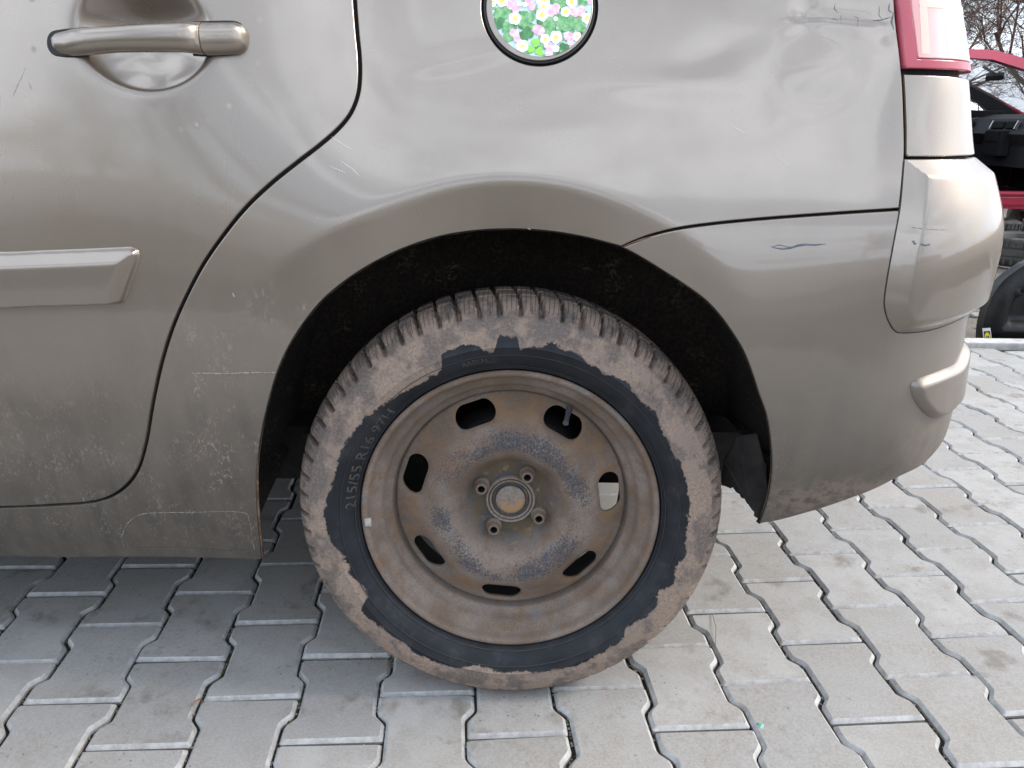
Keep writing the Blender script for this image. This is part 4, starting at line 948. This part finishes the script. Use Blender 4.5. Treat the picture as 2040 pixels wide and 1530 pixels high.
# pressed disc with seven slots
DP = spline([.030, .050, .058, .064, .070, .078, .090, .102, .116, .132, .150, .164, .1752], [.0535, .0535, .0528, .0500, .0425, .0280, .0165, .0125, .0140, .0215, .0345, .0440, .0500])
def disc():
    outer = ell((0, 0), .1753, .1753, 150); slots = []
    for k in range(7):
        a = rad(8 + 360 / 7 * k); c = np.array([math.cos(a), math.sin(a)]) * .1515; t = np.array([-math.sin(a), math.cos(a)]); r_ = np.array([math.cos(a), math.sin(a)]); L = []
        hl, hr = .0145, .0165
        for e in range(32):
            an = 2 * math.pi * e / 32; u = (hl if math.cos(an) > 0 else -hl) + hr * math.cos(an); L.append(c + t * u + r_ * hr * math.sin(an) - r_ * (u * u) * 2.8)
        slots.append(np.array(L))
    V2 = [Vector(p) for p in outer]; E = [(i, (i + 1) % 150) for i in range(150)]; loops = [outer]; SI = []
    for L in slots:
        b_ = len(V2); SI.append(b_); V2 += [Vector(p) for p in L]; E += [(b_ + i, b_ + (i + 1) % len(L)) for i in range(len(L))]
        for off_ in (.0022, .0048):
            V2 += [Vector(p) for p in inset_loop(L, -off_ if area(L) > 0 else off_)]
    for r in np.arange(.004, .173, .0035):
        nn = max(8, int(2 * math.pi * r / .0042)); ph = r * 300
        P = np.array([(r * math.cos(2 * math.pi * k / nn + ph), r * math.sin(2 * math.pi * k / nn + ph)) for k in range(nn)])
        kp = np.ones(len(P), bool)
        for L in slots: kp &= ~inpoly(L, P) & (polydist(L, P) > .0058)
        V2 += [Vector(p) for p in P[kp]]
    vo, eo, fo, ov, oe, of = delaunay_2d_cdt(V2, E, [], 0, 1e-7); P = np.array([(v.x, v.y) for v in vo]); T = np.array([f for f in fo if len(f) == 3]); cen = P[T].mean(1); k = inpoly(outer, cen)
    for L in slots: k &= ~inpoly(L, cen)
    T = T[k]; r = np.linalg.norm(P, axis=1); y = DP(np.maximum(r, .03))
    dmin = np.full(len(P), 1.0)
    for L in slots: dmin = np.minimum(dmin, polydist(L, P))
    y = y + .0030 * np.clip(1 - dmin / .005, 0, 1) ** 2        # pressed-in rim of each slot
    a = np.arctan2(P[:, 1], P[:, 0])
    y = y - .0022 * np.exp(-((r - .158) / .013) ** 2) * 0 + .0012 * np.exp(-((r - .058) / .006) ** 2)
    V = [(p[0], yy, p[1]) for p, yy in zip(P, y)]; Fs = [tuple(t) for t in T]
    inmap = {o_: j for j, orig in enumerate(ov) for o_ in orig}
    for b_, L in zip(SI, slots):
        n = len(L); ids = [inmap[b_ + i] for i in range(n)]; c = len(V); V += [(V[i][0], V[i][1] + .0048, V[i][2]) for i in ids]
        Fs += [(ids[i], ids[(i + 1) % n], c + (i + 1) % n, c + i) for i in range(n)]
    bm = bmesh.new(); me = bpy.data.meshes.new('wheel_disc'); me.from_pydata(V, [], Fs); bm.from_mesh(me); bmesh.ops.recalc_face_normals(bm, faces=bm.faces); bm.to_mesh(me); bm.free()
    me.polygons.foreach_set('use_smooth', [True] * len(me.polygons)); me.set_sharp_from_angle(angle=rad(50)); me.materials.append(RIM); return link('wheel_disc', me, w0)
disc()
# hub centre: two rings and a dome
h = MB(); h.lathe([(.0385, .0540), (.0378, .0490), (.0365, .0478), (.0350, .0482), (.0342, .0500), (.0335, .0505), (.0325, .0495), (.0312, .0480), (.0300, .0486), (.0292, .0520), (.0260, .0545), (.0245, .0540), (.0238, .0510), (.0225, .0492), (.0180, .0482), (.0100, .0476), (.0008, .0474)], 64); h.build('hub_cap', CAPM, w0, smooth=True, autos=45)
nut = MB()
nut.lathe([(.0125, .054), (.0122, .048), (.0100, .0455), (.0094, .0440), (.0092, .0360), (.0088, .0330), (.0078, .0322), (.0062, .0324), (.0054, .0334)], 20); nut.lathe([(.0054, .0334), (.0052, .0500), (.0001, .0500)], 20, mi=1)
n0 = None
for k, a in enumerate((133, 51, 331, 231)):
    a = (139.5, 59.5, 325, 236)[k]; 
    a = rad((152, 60, 331, 240)[k])
    if n0 is None: n0 = nut.build('wheel_nut', [NUTM, DARKHOLE], w0, smooth=True, autos=35); o = n0
    else: o = link('wheel_nut', n0.data, w0)
    o.location = (.050 * math.cos(a), 0, .050 * math.sin(a))
vb = MB(); a = rad(61); vr = .170; vb.tube([(vr * 1.03 * math.cos(a), .034, vr * 1.03 * math.sin(a)), (vr * math.cos(a), .026, vr * math.sin(a)), (vr * .965 * math.cos(a), .014, vr * .965 * math.sin(a)), (vr * .94 * math.cos(a), .004, vr * .94 * math.sin(a))], [.0055, .0042, .0036, .0044], 12); vb.build('valve', simple('valve_rubber', (.05, .052, .058), .5, scale=80), w0, smooth=True, autos=50)
wb = MB(); a = rad(184); wb.box((0, 0, 0), (.010, .006, .013), bev=.002); wo = wb.build('balance_weight', simple('lead_grey', (.36, .34, .31), .6, scale=90), w0, smooth=True); wo.location = (.2095 * math.cos(a), -.0045, .2095 * math.sin(a)); wo.rotation_euler = (0, -a + 0, 0)
# brake drum and axle behind
dr = MB(); dr.lathe([(.0001, .062), (.085, .062), (.098, .066), (.128, .074), (.132, .130), (.110, .140), (.098, .155), (.0001, .155)], 48); dr.build('brake_drum', DARKMETAL, w0, smooth=True, autos=40)
ax_ = MB(); ax_.box((-.17, .155, -.01), (.34, .05, .17), bev=.01); ax_.box((0, .75, .03), (.08, 1.15, .07), bev=.012); ax_.build('rear_axle', DARKMETAL, w0, smooth=True, autos=40)

# sidewall lettering moulded into the rubber
def lettering(txt, ang0, ang1, rr_, h_, yoff, name='tyre_lettering', flipdir=False, lift=.0010, bold=.022):
    cu = bpy.data.curves.new('t', 'FONT'); cu.body = txt; cu.size = 1; cu.resolution_u = 2; cu.extrude = 0; cu.offset = bold; cu.space_character = 1.03
    ob = bpy.data.objects.new('t', cu); COL.objects.link(ob); dg = bpy.context.evaluated_depsgraph_get(); me = bpy.data.meshes.new_from_object(ob.evaluated_get(dg)); bpy.data.objects.remove(ob)
    bm = bmesh.new(); bm.from_mesh(me); bmesh.ops.subdivide_edges(bm, edges=[e for e in bm.edges if e.calc_length() > .25], cuts=2, use_grid_fill=False); bmesh.ops.triangulate(bm, faces=bm.faces)
    xs = [v.co.x for v in bm.verts]; ys = [v.co.y for v in bm.verts]; x0, x1, y0, y1 = min(xs), max(xs), min(ys), max(ys)
    e = bmesh.ops.extrude_face_region(bm, geom=bm.faces[:]); top_ = [g for g in e['geom'] if isinstance(g, bmesh.types.BMVert)]
    for v in top_: v.co.z = 1
    for v in bm.verts:
        t = (v.co.x - x0) / (x1 - x0); a = rad(ang0 + (ang1 - ang0) * t); r = rr_ + ((v.co.y - y0) / (y1 - y0) - .5) * h_ * (-1 if flipdir else 1)
        yb = np.interp(r, [.220, .2235, .2270, .2330, .2400, .2470, .2540, .2650, .2720, .2850, .2960], [-.0005, -.004, -.0095, -.0155, -.0200, -.0225, -.0240, -.0240, -.0228, -.0178, -.0095])
        v.co = Vector((r * math.cos(a), yb - (lift if v.co.z > .5 else -.0008), r * math.sin(a)))
    bmesh.ops.recalc_face_normals(bm, faces=bm.faces); m2 = bpy.data.meshes.new(name); bm.to_mesh(m2); bm.free(); m2.materials.append(LETTER); return link(name, m2, w0)
lettering('215/55 R16 97H', 177.5, 136.0, .2318, .0140, 0)
lettering('RADIAL', 106.5, 97.5, .2385, .0075, 0, lift=.0004)
# thin moulded rings
mr = MB()
for rr_, yy in ((.2450, -.0220), (.2265, -.0090)):
    mr.lathe([(rr_ - .0007, yy + .0010), (rr_, yy - .0011), (rr_ + .0007, yy + .0010)], 200)
mr.build('moulded_ring', simple('ring_rubber', (.030, .029, .029), .7, scale=90, bump=0), w0, smooth=True)
# the other three wheels, simpler, out of the picture
V, Fs, mud = tyre_mesh(False); tm = None
for (x, y, rz) in ((-2.75, .0, 0), (0, 1.70, math.pi), (-2.75, 1.70, math.pi)):
    w = empty('wheel', (x, y, ZC), (0, 0, rz), parent=car)
    if tm is None:
        to = mesh('tyre', V, Fs, RUBBER, w, smooth=True); tm = to.data; at = tm.attributes.new('mud', 'FLOAT', 'POINT'); at.data.foreach_set('value', np.array(mud, dtype=np.float32))
    else: link('tyre', tm, w)
    link('rim', rim.data, w); link('wheel_disc', bpy.data.meshes['wheel_disc'], w)

# ------------------------------------------------------------------ small litter
sh = MB(); p = at_z(1515, 1447); sh.add([(p[0] - .004, p[1] - .007, .001), (p[0] + .003, p[1] - .008, .001), (p[0] + .006, p[1] + .002, .001), (p[0] + .001, p[1] + .008, .001), (p[0] - .003, p[1] + .003, .004), (p[0] + .001, p[1] - .002, .0065)], [(0, 1, 5), (1, 2, 5), (2, 3, 5), (3, 4, 5), (4, 0, 5), (0, 4, 3, 2, 1)])
tag(sh.build('glass_shard', flat_mat('shard_green', (.15, .45, .33), (.25, .55, .42), .2)), 'tiny green shard lying in a paver joint near the bottom edge', 'shard')
lf = MB(); p = at_z(392, 1400); lf.add([(p[0] - .008, p[1] - .010, .000), (p[0] + .002, p[1] - .004, .004), (p[0] + .007, p[1] + .010, .003), (p[0] - .004, p[1] + .004, .001), (p[0] - .001, p[1], .006)], [(0, 1, 4), (1, 2, 4), (2, 3, 4), (3, 0, 4)])
tag(lf.build('leaf', simple('dead_leaf', (.24, .15, .09), .8, scale=200)), 'small dry brown leaf stuck in a joint left of the wheel', 'leaf')
tw = MB(); a_, b_ = at_z(1418, 1222), at_z(1425, 1290); tw.tube([(a_[0], a_[1], .002), ((a_[0] + b_[0]) / 2 + .004, (a_[1] + b_[1]) / 2, .006), (b_[0], b_[1], .002)], .0006, 5)
tag(tw.build('dry_stalk', simple('stalk', (.14, .10, .07), .8)), 'thin dry stalk lying on a paver right of the tyre', 'stalk')

# ------------------------------------------------------------------ yard behind: red car
def red_paint():
    M = Mat('red_paint'); M.set(Base_Color=M.mix(M.ramp(M.noise(5, 4), .35, .65), (.42, .012, .05), (.36, .012, .04)), Metallic=.25, Roughness=.3, Coat_Weight=.8, Coat_Roughness=.08); return M.m
RED = red_paint(); PLAST = simple('dash_plastic', (.035, .036, .040), .6, scale=60, var=.1); SEAT = simple('seat_fabric', (.06, .06, .065), .95, scale=90); CHROME = simple('satin_silver', (.6, .6, .62), .3, .9, bump=0); DARK = simple('cabin_black', (.010, .010, .011), .85, bump=0)
def glare_glass():
    M = Mat('windscreen_glass'); M.set(Base_Color=(.62, .74, .70), Roughness=.15, Alpha=.62); return M.m  # pale green tint paints the screen's glare into the glass
WG = glare_glass()
rc = tag(empty('car', (0, 5.35, 0)), 'red car with its near front door missing, dark cabin open to view', 'car')
side_out = [(1.75, .30), (2.05, .25), (2.25, .25)] + [(2.65 + .38 * math.cos(rad(a)), .30 + .38 * math.sin(rad(a))) for a in range(170, 9, -20)] + [(3.10, .22), (5.05, .22)] + [(5.50 + .38 * math.cos(rad(a)), .30 + .38 * math.sin(rad(a))) for a in range(190 - 20, 9, -20)] + [(5.98, .28), (6.15, .45), (6.12, .70), (5.90, .86), (5.05, .98), (4.62, 1.16), (4.15, 1.35), (3.80, 1.435), (3.2, 1.46), (2.5, 1.42), (1.98, 1.15), (1.75, .95), (1.68, .6)]
hole = [(3.30, .36), (4.62, .36), (4.74, .50), (4.78, .92), (4.55, 1.08), (4.12, 1.27), (3.78, 1.365), (3.42, 1.385), (3.34, 1.0)]
hole2 = [(2.25, 1.0), (3.20, 1.0), (3.24, 1.37), (2.62, 1.34)]
def plate(name, outer, holes, y0, y1, mat, par, bow=0.0):
    V2 = []; E = []; Ls = [np.array(outer)] + [np.array(h_) for h_ in holes]
    for L in Ls: b_ = len(V2); V2 += [Vector(p) for p in L]; E += [(b_ + i, b_ + (i + 1) % len(L)) for i in range(len(L))]
    vo, eo, fo, ov, oe, of = delaunay_2d_cdt(V2, E, [], 0, 1e-7); P = np.array([(v.x, v.y) for v in vo]); T = np.array([f for f in fo if len(f) == 3]); cen = P[T].mean(1); k = inpoly(Ls[0], cen)
    for L in Ls[1:]: k &= ~inpoly(L, cen)
    T = T[k]; n = len(P); tz = lambda z: max(0, z - .85) * .36 * bow + max(0, .5 - z) * .1 * bow
    V = [(p[0], y0 + (tz(p[1]) if y0 < y1 else -tz(p[1])), p[1]) for p in P] + [(p[0], y1 + (tz(p[1]) if y0 < y1 else -tz(p[1])), p[1]) for p in P]
    Fs = [tuple(t) for t in T] + [tuple(t[::-1] + n) for t in T]
    for L in Ls:
        m_ = len(L); idx = [int(np.argmin(np.sum((P - p) ** 2, 1))) for p in L]
        Fs += [(idx[i], idx[(i + 1) % m_], idx[(i + 1) % m_] + n, idx[i] + n) for i in range(m_)]
    return mesh(name, V, Fs, mat, par)
plate('body_side', side_out, [hole, hole2], 0, .09, RED, rc, 1.0)
plate('body_side', side_out, [hole, hole2], 1.72, 1.65, RED, rc, 1.0)
plate('cabin_lining', [(3.22, .30), (5.0, .30), (4.98, .97), (4.60, 1.15), (4.13, 1.34), (3.78, 1.42), (3.2, 1.44), (2.1, 1.2), (2.0, .4)], [hole[2:] if False else [(3.36, .98), (4.74, .95), (4.50, 1.08), (4.10, 1.26), (3.78, 1.35), (3.44, 1.37)], hole2], 1.645, 1.61, PLAST, rc, 1.0)
b = MB()
b.prism([(1.90, 1.10), (2.5, 1.41), (3.2, 1.452), (3.82, 1.43), (3.80, 1.405), (3.2, 1.42), (2.5, 1.38)], 1, .26, 1.46); b.build('roof', RED, rc)
b = MB(); b.prism([(5.0, .975), (5.9, .86), (6.1, .70), (6.12, .45), (6.0, .45), (5.0, .9)], 1, .10, 1.62); b.build('bonnet', RED, rc)
b = MB(); b.box((3.9, .86, .26), (3.9, 1.52, .06)); b.box((2.4, .86, .60), (1.2, 1.5, .7)); b.box((5.35, .86, .55), (.9, 1.1, .5)); b.build('floor_pan', DARK, rc)
b = MB(); b.box((4.03, .02, .285), (1.95, .03, .07), bev=.01); b.box((4.03, .0, .345), (1.95, .05, .018), bev=.005); b.build('sill', RED, rc)
V = [(5.0, .14, .985), (5.0, 1.58, .985), (3.85, 1.44, 1.42), (3.85, .28, 1.42)]; mesh('windscreen', V, [(0, 1, 2, 3)], WG, rc)
b = MB(); b.prism([(4.42, .52), (4.42, .70), (4.36, .80), (4.46, .93), (4.66, .975), (4.98, .955), (4.98, .5)], 1, .12, 1.60); dash = b.build('dashboard', PLAST, rc)
for yy in (.26, .74, .94, 1.44): MB().box((4.40, yy, .875), (.03, .16, .065), bev=.008, R=Matrix.Rotation(.35, 3, 'Y')).build('air_vent', DARK, dash)
for yy in (.175, .345, .655, 1.02): MB().box((4.385, yy, .875), (.03, .010, .075), R=Matrix.Rotation(.35, 3, 'Y')).build('vent_trim', CHROME, dash)
b = MB(); b.box((4.36, .86, .72), (.10, .26, .22), bev=.015); b.box((4.31, .86, .78), (.015, .20, .09), bev=.004); b.build('centre_console', DARK, dash)
b = MB(); c0 = Vector((4.15, 1.25, .86)); R_ = Matrix.Rotation(rad(65), 3, 'Y'); pts = [c0 + R_ @ Vector((.185 * math.cos(2 * math.pi * k / 24), .185 * math.sin(2 * math.pi * k / 24), 0)) for k in range(25)]
b.tube(pts, .016, 8, caps=False); b.box(c0, (.12, .14, .05), R=R_, bev=.02); b.box(c0, (.34, .03, .02), R=R_); b.box(c0, (.03, .34, .02), R=R_); b.build('steering_wheel', DARK, rc, smooth=True, autos=40)
for yy in (.45, 1.25):
    b = MB(); b.box((3.62, yy, .48), (.52, .50, .14), bev=.05); b.box((3.34, yy, .82), (.14, .48, .60), R=Matrix.Rotation(rad(-14), 3, 'Y'), bev=.05); b.box((3.24, yy, 1.20), (.10, .26, .17), bev=.04); b.build('front_seat', SEAT, rc, smooth=True, autos=50)
b = MB(); b.box((4.22, .86, 1.28), (.03, .24, .065), bev=.012); b.tube([(4.22, .86, 1.30), (4.10, .86, 1.36)], .012, 6); b.build('mirror', DARK, rc, smooth=True)
b = MB(); b.box((4.78, -.10, .98), (.11, .20, .13), bev=.03); b.build('side_mirror', RED, rc, smooth=True)
b = MB(); b.box((4.3, 1.5, .98), (.9, .03, .06), bev=.01); b.build('far_door_trim', DARK, rc)
for (x, y) in ((2.65, .02), (5.50, .02), (2.65, 1.50), (5.50, 1.50)):
    w = empty('wheel', (x, y, .24), parent=rc)
    b = MB(); b.lathe([(.19, .02), (.21, .0), (.26, -.01), (.30, .01), (.31, .06), (.31, .13), (.29, .18), (.21, .19)], 36); b.build('tyre', simple('red_car_tyre', (.02, .02, .021), .85), w, smooth=True)
    b = MB(); b.lathe([(.20, .0), (.195, .02), (.17, .04), (.10, .03), (.04, .02), (.001, .02)], 28); b.build('rim', CHROME, w, smooth=True)

# ------------------------------------------------------------------ yard behind: scrap
def make_scrap_rubber():
    M = Mat('scrap_rubber'); M.set(Base_Color=M.mix(M.ramp(M.noise(9, 5), .35, .65), (.018, .018, .019), (.06, .056, .05)), Roughness=.9); M.bump(M.noise(40, 4), .5, .004); return M.m
SR = make_scrap_rubber()
def scrap_tyre(loc, rot, R=.31, W=.19, label=''):
    t = empty('scrap_tyre', loc, rot); tag(t, label, 'tyre', 'old tyres dumped behind the kerb')
    b = MB(); b.lathe([(R * .62, -W * .35), (R * .66, -W * .46), (R * .82, -W * .52), (R * .94, -W * .46), (R * .985, -W * .36), (R, -W * .2), (R * .975, -W * .18), (R * .975, -W * .12), (R, -W * .1), (R, W * .1), (R * .975, W * .12), (R * .975, W * .18), (R, W * .2), (R * .985, W * .36), (R * .94, W * .46), (R * .82, W * .52), (R * .66, W * .46), (R * .62, W * .35), (R * .64, 0)], 44, closed=True)
    b.build('tyre_casing', SR, t, smooth=True, autos=30); r = MB()
    for k in range(44):
        a = 2 * math.pi * k / 44; c = Vector((R * 1.0 * math.cos(a), 0, R * math.sin(a)))
        for s in (-1, 1): r.box(c + Vector((0, s * W * .30, 0)), (.018, W * .22, .012), R=Matrix.Rotation(-a + math.pi / 2, 3, 'Y'))
    r.build('tread_block', SR, t)['kind'] = 'stuff'
p = at_z(2028, 515, .0); scrap_tyre((p[0] + .10, p[1] + .05, .055), (rad(88), 0, .4), label='old black tyre lying flat in front of the white plank')
p = at_z(1990, 478, .0); scrap_tyre((p[0] - .02, p[1] + .25, .06), (rad(90), .05, 0), .29, .18, 'old tyre behind the bumper corner, partly hidden by it')
p = at_z(2045, 445, .0); scrap_tyre((p[0] + .25, p[1] + .2, .26), (rad(8), 0, .9), .30, .18, 'old tyre standing upright under the red car sill')
pk = MB(); a_, b_ = at_z(1985, 470), at_z(2075, 476); mid = (a_ + b_) / 2; dv = b_ - a_; pk.box((0, 0, .02), (float(np.linalg.norm(dv)) + .9, .05, .035), bev=.004); po = pk.build('plank', simple('white_wood', (.62, .58, .52), .8, scale=15)); po.location = (mid[0] + .2, mid[1], -.03); po.rotation_euler = (0, .01, math.atan2(dv[1], dv[0])); tag(po, 'weathered white plank lying on the dirt behind the tyres', 'plank')
rk = MB()
def rock(c, s, sd):
    r_ = random.Random(sd); bm = bmesh.new(); bmesh.ops.create_icosphere(bm, subdivisions=2, radius=1)
    o = Vector((r_.random() * 9, r_.random() * 9, 0))
    V = [Vector((v.co.x * s[0], v.co.y * s[1], v.co.z * s[2])) * (1 + .35 * mnoise.noise(v.co * 1.3 + o)) + Vector(c) for v in bm.verts]; bm.verts.index_update(); Fs = [tuple(v.index for v in f.verts) for f in bm.faces]; bm.free(); m_ = MB(); m_.add(V, Fs); return m_
p = at_z(2022, 437); so = rock((p[0], p[1], .05), (.085, .07, .12), 3).build('stone', simple('pale_rag', (.46, .40, .36), .95, scale=20), autos=40); tag(so, 'pale lump of rubble on the dirt below the red car', 'stone')
pb = MB(); rr = random.Random(21)
for _ in range(900):
    x = rr.uniform(.8, 7); y = rr.uniform(KERB_Y + .08, 6.5); s = rr.uniform(.006, .028); q = rock((x, y, -.045), (s, s, s * .6), rr.randint(0, 99)) if s > .02 else None
    if q: pb.V, b0 = pb.V, len(pb.V); pb.V += q.V; pb.F += [tuple(i + b0 for i in f) for f in q.F]; pb.M += q.M
    else: pb.box((x, y, -.046), (s, s * .8, s * .6), R=Matrix.Rotation(rr.random() * 3, 3, 'Z') @ Matrix.Rotation(rr.random(), 3, 'X'))
tag(pb.build('rubble', simple('rubble_stone', (.27, .245, .22), .95, scale=8, var=.3)), 'loose gravel and rubble scattered on the yard dirt', 'rubble', kind='stuff')

# black pressed panel leaning behind the kerb, with its yellow sticker
def black_paint():
    M = Mat('black_painted_steel'); M.set(Base_Color=M.mix(M.ramp(M.noise(8, 5), .4, .65), (.006, .006, .007), (.018, .017, .014)), Roughness=M.ramp(M.noise(15, 3), .3, .7, .3, .6), Specular_IOR_Level=.25, Coat_Weight=.1, Coat_Roughness=.2); return M.m
BP = black_paint()
def black_panel():
    Y0 = 2.22; L = np.array([at_y(x, y, Y0)[[0, 2]] for x, y in ((1952, 700), (1958, 655), (1966, 620), (1978, 588), (1998, 560), (2020, 542), (2050, 524), (2100, 505), (2170, 500), (2230, 520), (2250, 700))]); L[0][1] = L[-1][1] = -.04
    e = tag(empty('car_door_shell', (0, Y0, 0)), 'black pressed steel car door shell standing behind the kerb, below the red car', 'door shell')
    SLp = smooth_loop([tuple(p) for p in L], .015, sharp=(0, len(L) - 1)); SLp = SLp[::-1] if area(SLp) < 0 else SLp
    lo, hi = SLp.min(0), SLp.max(0); G = np.array([(x, z) for x in np.arange(lo[0], hi[0], .012) for z in np.arange(lo[1], hi[1], .012)]); G = G[inpoly(SLp, G)]; G = G[polydist(SLp, G) > .006]
    V2 = [Vector(p) for p in SLp] + [Vector(p) for p in G]; n = len(SLp); vo, eo, fo, ov, oe, of = delaunay_2d_cdt(V2, [(i, (i + 1) % n) for i in range(n)], [], 0, 1e-7)
    P = np.array([(v.x, v.y) for v in vo]); T = np.array([f for f in fo if len(f) == 3]); T = T[inpoly(SLp, P[T].mean(1))]; d = polydist(SLp, P)
    h = .035 * sstep(d, .02, .045) - .05 * sstep(d, .075, .11) + .03 * sstep(d, .15, .19) + .012 * np.exp(-((d - .055) / .012) ** 2)
    hc = at_y(2018, 583, Y0); hh = np.hypot(P[:, 0] - hc[0], P[:, 1] - hc[2]); h = h + .03 * (hh < .010)
    V = [(p[0], -hh_ * .8, p[1]) for p, hh_ in zip(P, h)]; o = mesh('pressing', V, [tuple(t) for t in T], BP, e, smooth=True)
    fl = MB(); n = len(SLp); fl.add([(p[0], 0, p[1]) for p in SLp] + [(p[0], .05, p[1]) for p in SLp], [(i, (i + 1) % n, n + (i + 1) % n, n + i) for i in range(n)]); fl.build('flange', BP, e)
    st_ = MB(); q = [at_y(x, y, Y0 - .05) for x, y in ((1957, 654), (1973, 653), (1977, 684), (1960, 684))]; qv = [(p[0], p[1] - Y0, p[2]) for p in q]
    def quad(u0, v0, u1, v1, mi, l):
        A, B, C, D = map(np.array, (qv[0], qv[1], qv[2], qv[3])); P_ = lambda u, v: (A * (1 - u) + B * u) * (1 - v) + (D * (1 - u) + C * u) * v
        st_.add([P_(u0, v0) - [0, l, 0], P_(u1, v0) - [0, l, 0], P_(u1, v1) - [0, l, 0], P_(u0, v1) - [0, l, 0]], [(0, 1, 2, 3)], mi)
    quad(0, 0, 1, 1, 0, 0); quad(.12, .20, .88, .90, 1, .0006)
    A, B, C, D = map(np.array, (qv[0], qv[1], qv[2], qv[3])); P_ = lambda u, v: (A * (1 - u) + B * u) * (1 - v) + (D * (1 - u) + C * u) * v
    st_.add([P_(.5 + .32 * math.cos(a) , .55 + .28 * math.sin(a)) - [0, .0012, 0] for a in np.linspace(0, 2 * math.pi, 12, False)], [tuple(range(12))], 2)
    quad(.36, .50, .46, .72, 1, .0018); quad(.54, .50, .64, .72, 1, .0018); quad(.15, .90, .9, .98, 3, .0018)
    so = st_.build('warning_sticker', [flat_mat('label_white', (.7, .68, .62)), flat_mat('label_black', (.02, .02, .02)), flat_mat('label_yellow', (.80, .62, .02)), flat_mat('label_red', (.5, .03, .03))], e); so['label'] = 'small white framed sticker with a yellow mark'
black_panel()

# ------------------------------------------------------------------ bare trees beyond the yard
BARK = simple('bark', (.125, .090, .072), .95, scale=30, var=.3); TWIG = simple('twig_bark', (.15, .095, .075), .95, scale=20, var=.3, bump=0)
def bare_tree(name, loc, H, seed, label, spread=1.0, trunk_r=.07, levels=6, group='bare trees beyond the yard', low=.25):
    r_ = random.Random(seed); t = tag(empty(name, loc), label, 'tree' if 'tree' in name else 'shrub', group); tr = MB(); cr_ = MB()
    def grow(p, d, L, rr_, lv):
        pts = [p]; q = p.copy(); dd = d.copy(); ns_ = 4 if lv < 2 else 3
        for _ in range(ns_):
            dd = (dd + Vector((r_.gauss(0, .16), r_.gauss(0, .16), r_.gauss(.02, .10)))).normalized(); q = q + dd * (L / ns_); pts.append(q.copy())
        rs_ = [rr_ * (1 - .45 * i / ns_) for i in range(ns_ + 1)]
        (tr if lv == 0 else cr_).tube(pts, rs_, 7 if lv == 0 else (5 if lv < 3 else 3), caps=False)
        if lv >= levels: return
        kids = r_.randint(4, 6) if lv < 3 else r_.randint(3, 5)
        for _ in range(kids):
            i = r_.uniform(low if lv == 0 else .2, 1.0); k = min(int(i * ns_), ns_ - 1); f = i * ns_ - k; b_ = pts[k].lerp(pts[k + 1], f)
            ax = Vector((r_.gauss(0, 1), r_.gauss(0, 1), r_.gauss(.1, .5))); nd_ = (dd * .7 + ax.normalized() * .8 * spread).normalized()
            grow(b_, nd_, L * r_.uniform(.45, .72), max(.0028, rr_ * r_.uniform(.38, .55)), lv + 1) if True else None
    grow(Vector((0, 0, -.06)), Vector((r_.gauss(0, .05), r_.gauss(0, .05), 1)), H * .55, trunk_r, 0)
    tr.build('trunk', BARK, t, smooth=True); cr_.build('crown', TWIG, t)
spots = [((8.1, 11.5), 6.5, 'bare tree directly behind the red car roof, fine upright twigs'), ((10.2, 13.5), 7.5, 'taller bare tree at the right edge behind the red car'), ((9.4, 16.0), 8.0, 'bare tree furthest back between its neighbours'), ((6.3, 13.0), 6.0, 'bare tree hidden mostly behind the tail lamp')]
for i, ((x, y), H, lb) in enumerate(spots): bare_tree('bare_tree', (x, y, 0), H, 30 + i, lb, trunk_r=.09)
for i, (x, y) in enumerate(((7.3, 10.0), (8.8, 10.6), (9.9, 11.4))): bare_tree('bare_shrub', (x, y, 0), 2.8, 60 + i, ['low leafless shrub seen through the windscreen of the red car', 'leafless shrub behind the red car mirror', 'leafless shrub right of the red car'][i], 1.2, .03, 4, 'leafless shrubs behind the red car', .02)

# made-up bare trees behind the camera, added only for reflections in the paint
proto_t = [o for o in bpy.data.objects if o.name.startswith('bare_tree')][:2]
lbs = ['bare tree across the yard behind the camera, leftmost of five', 'bare tree behind the camera, second along the yard edge', 'bare tree behind the camera, third along the yard edge', 'bare tree behind the camera, fourth along the yard edge', 'bare tree behind the camera at the far end of the yard edge']
for i, (x, y) in enumerate(((-9, -15), (-4, -17), (1, -15.5), (6, -18), (11, -16))):
    src = proto_t[i % 2]; c = src.copy(); COL.objects.link(c); c.location = (x, y, 0); c.rotation_euler = (0, 0, i * 1.3); c['label'] = lbs[i]; c['group'] = 'bare trees behind the camera'
    for ch in list(src.children): d = ch.copy(); COL.objects.link(d); d.parent = c
wl = MB(); wl.box((0, 0, .75), (34, .25, 1.5)); wlo = wl.build('yard_wall', simple('wall_render', (.66, .61, .56), .9, scale=.6, var=.1)); wlo.location = (1, -12.5, 0); tag(wlo, 'brown rendered yard wall facing the car, behind the camera', 'wall')  # unseen wall, added to set the tone of the paint reflections
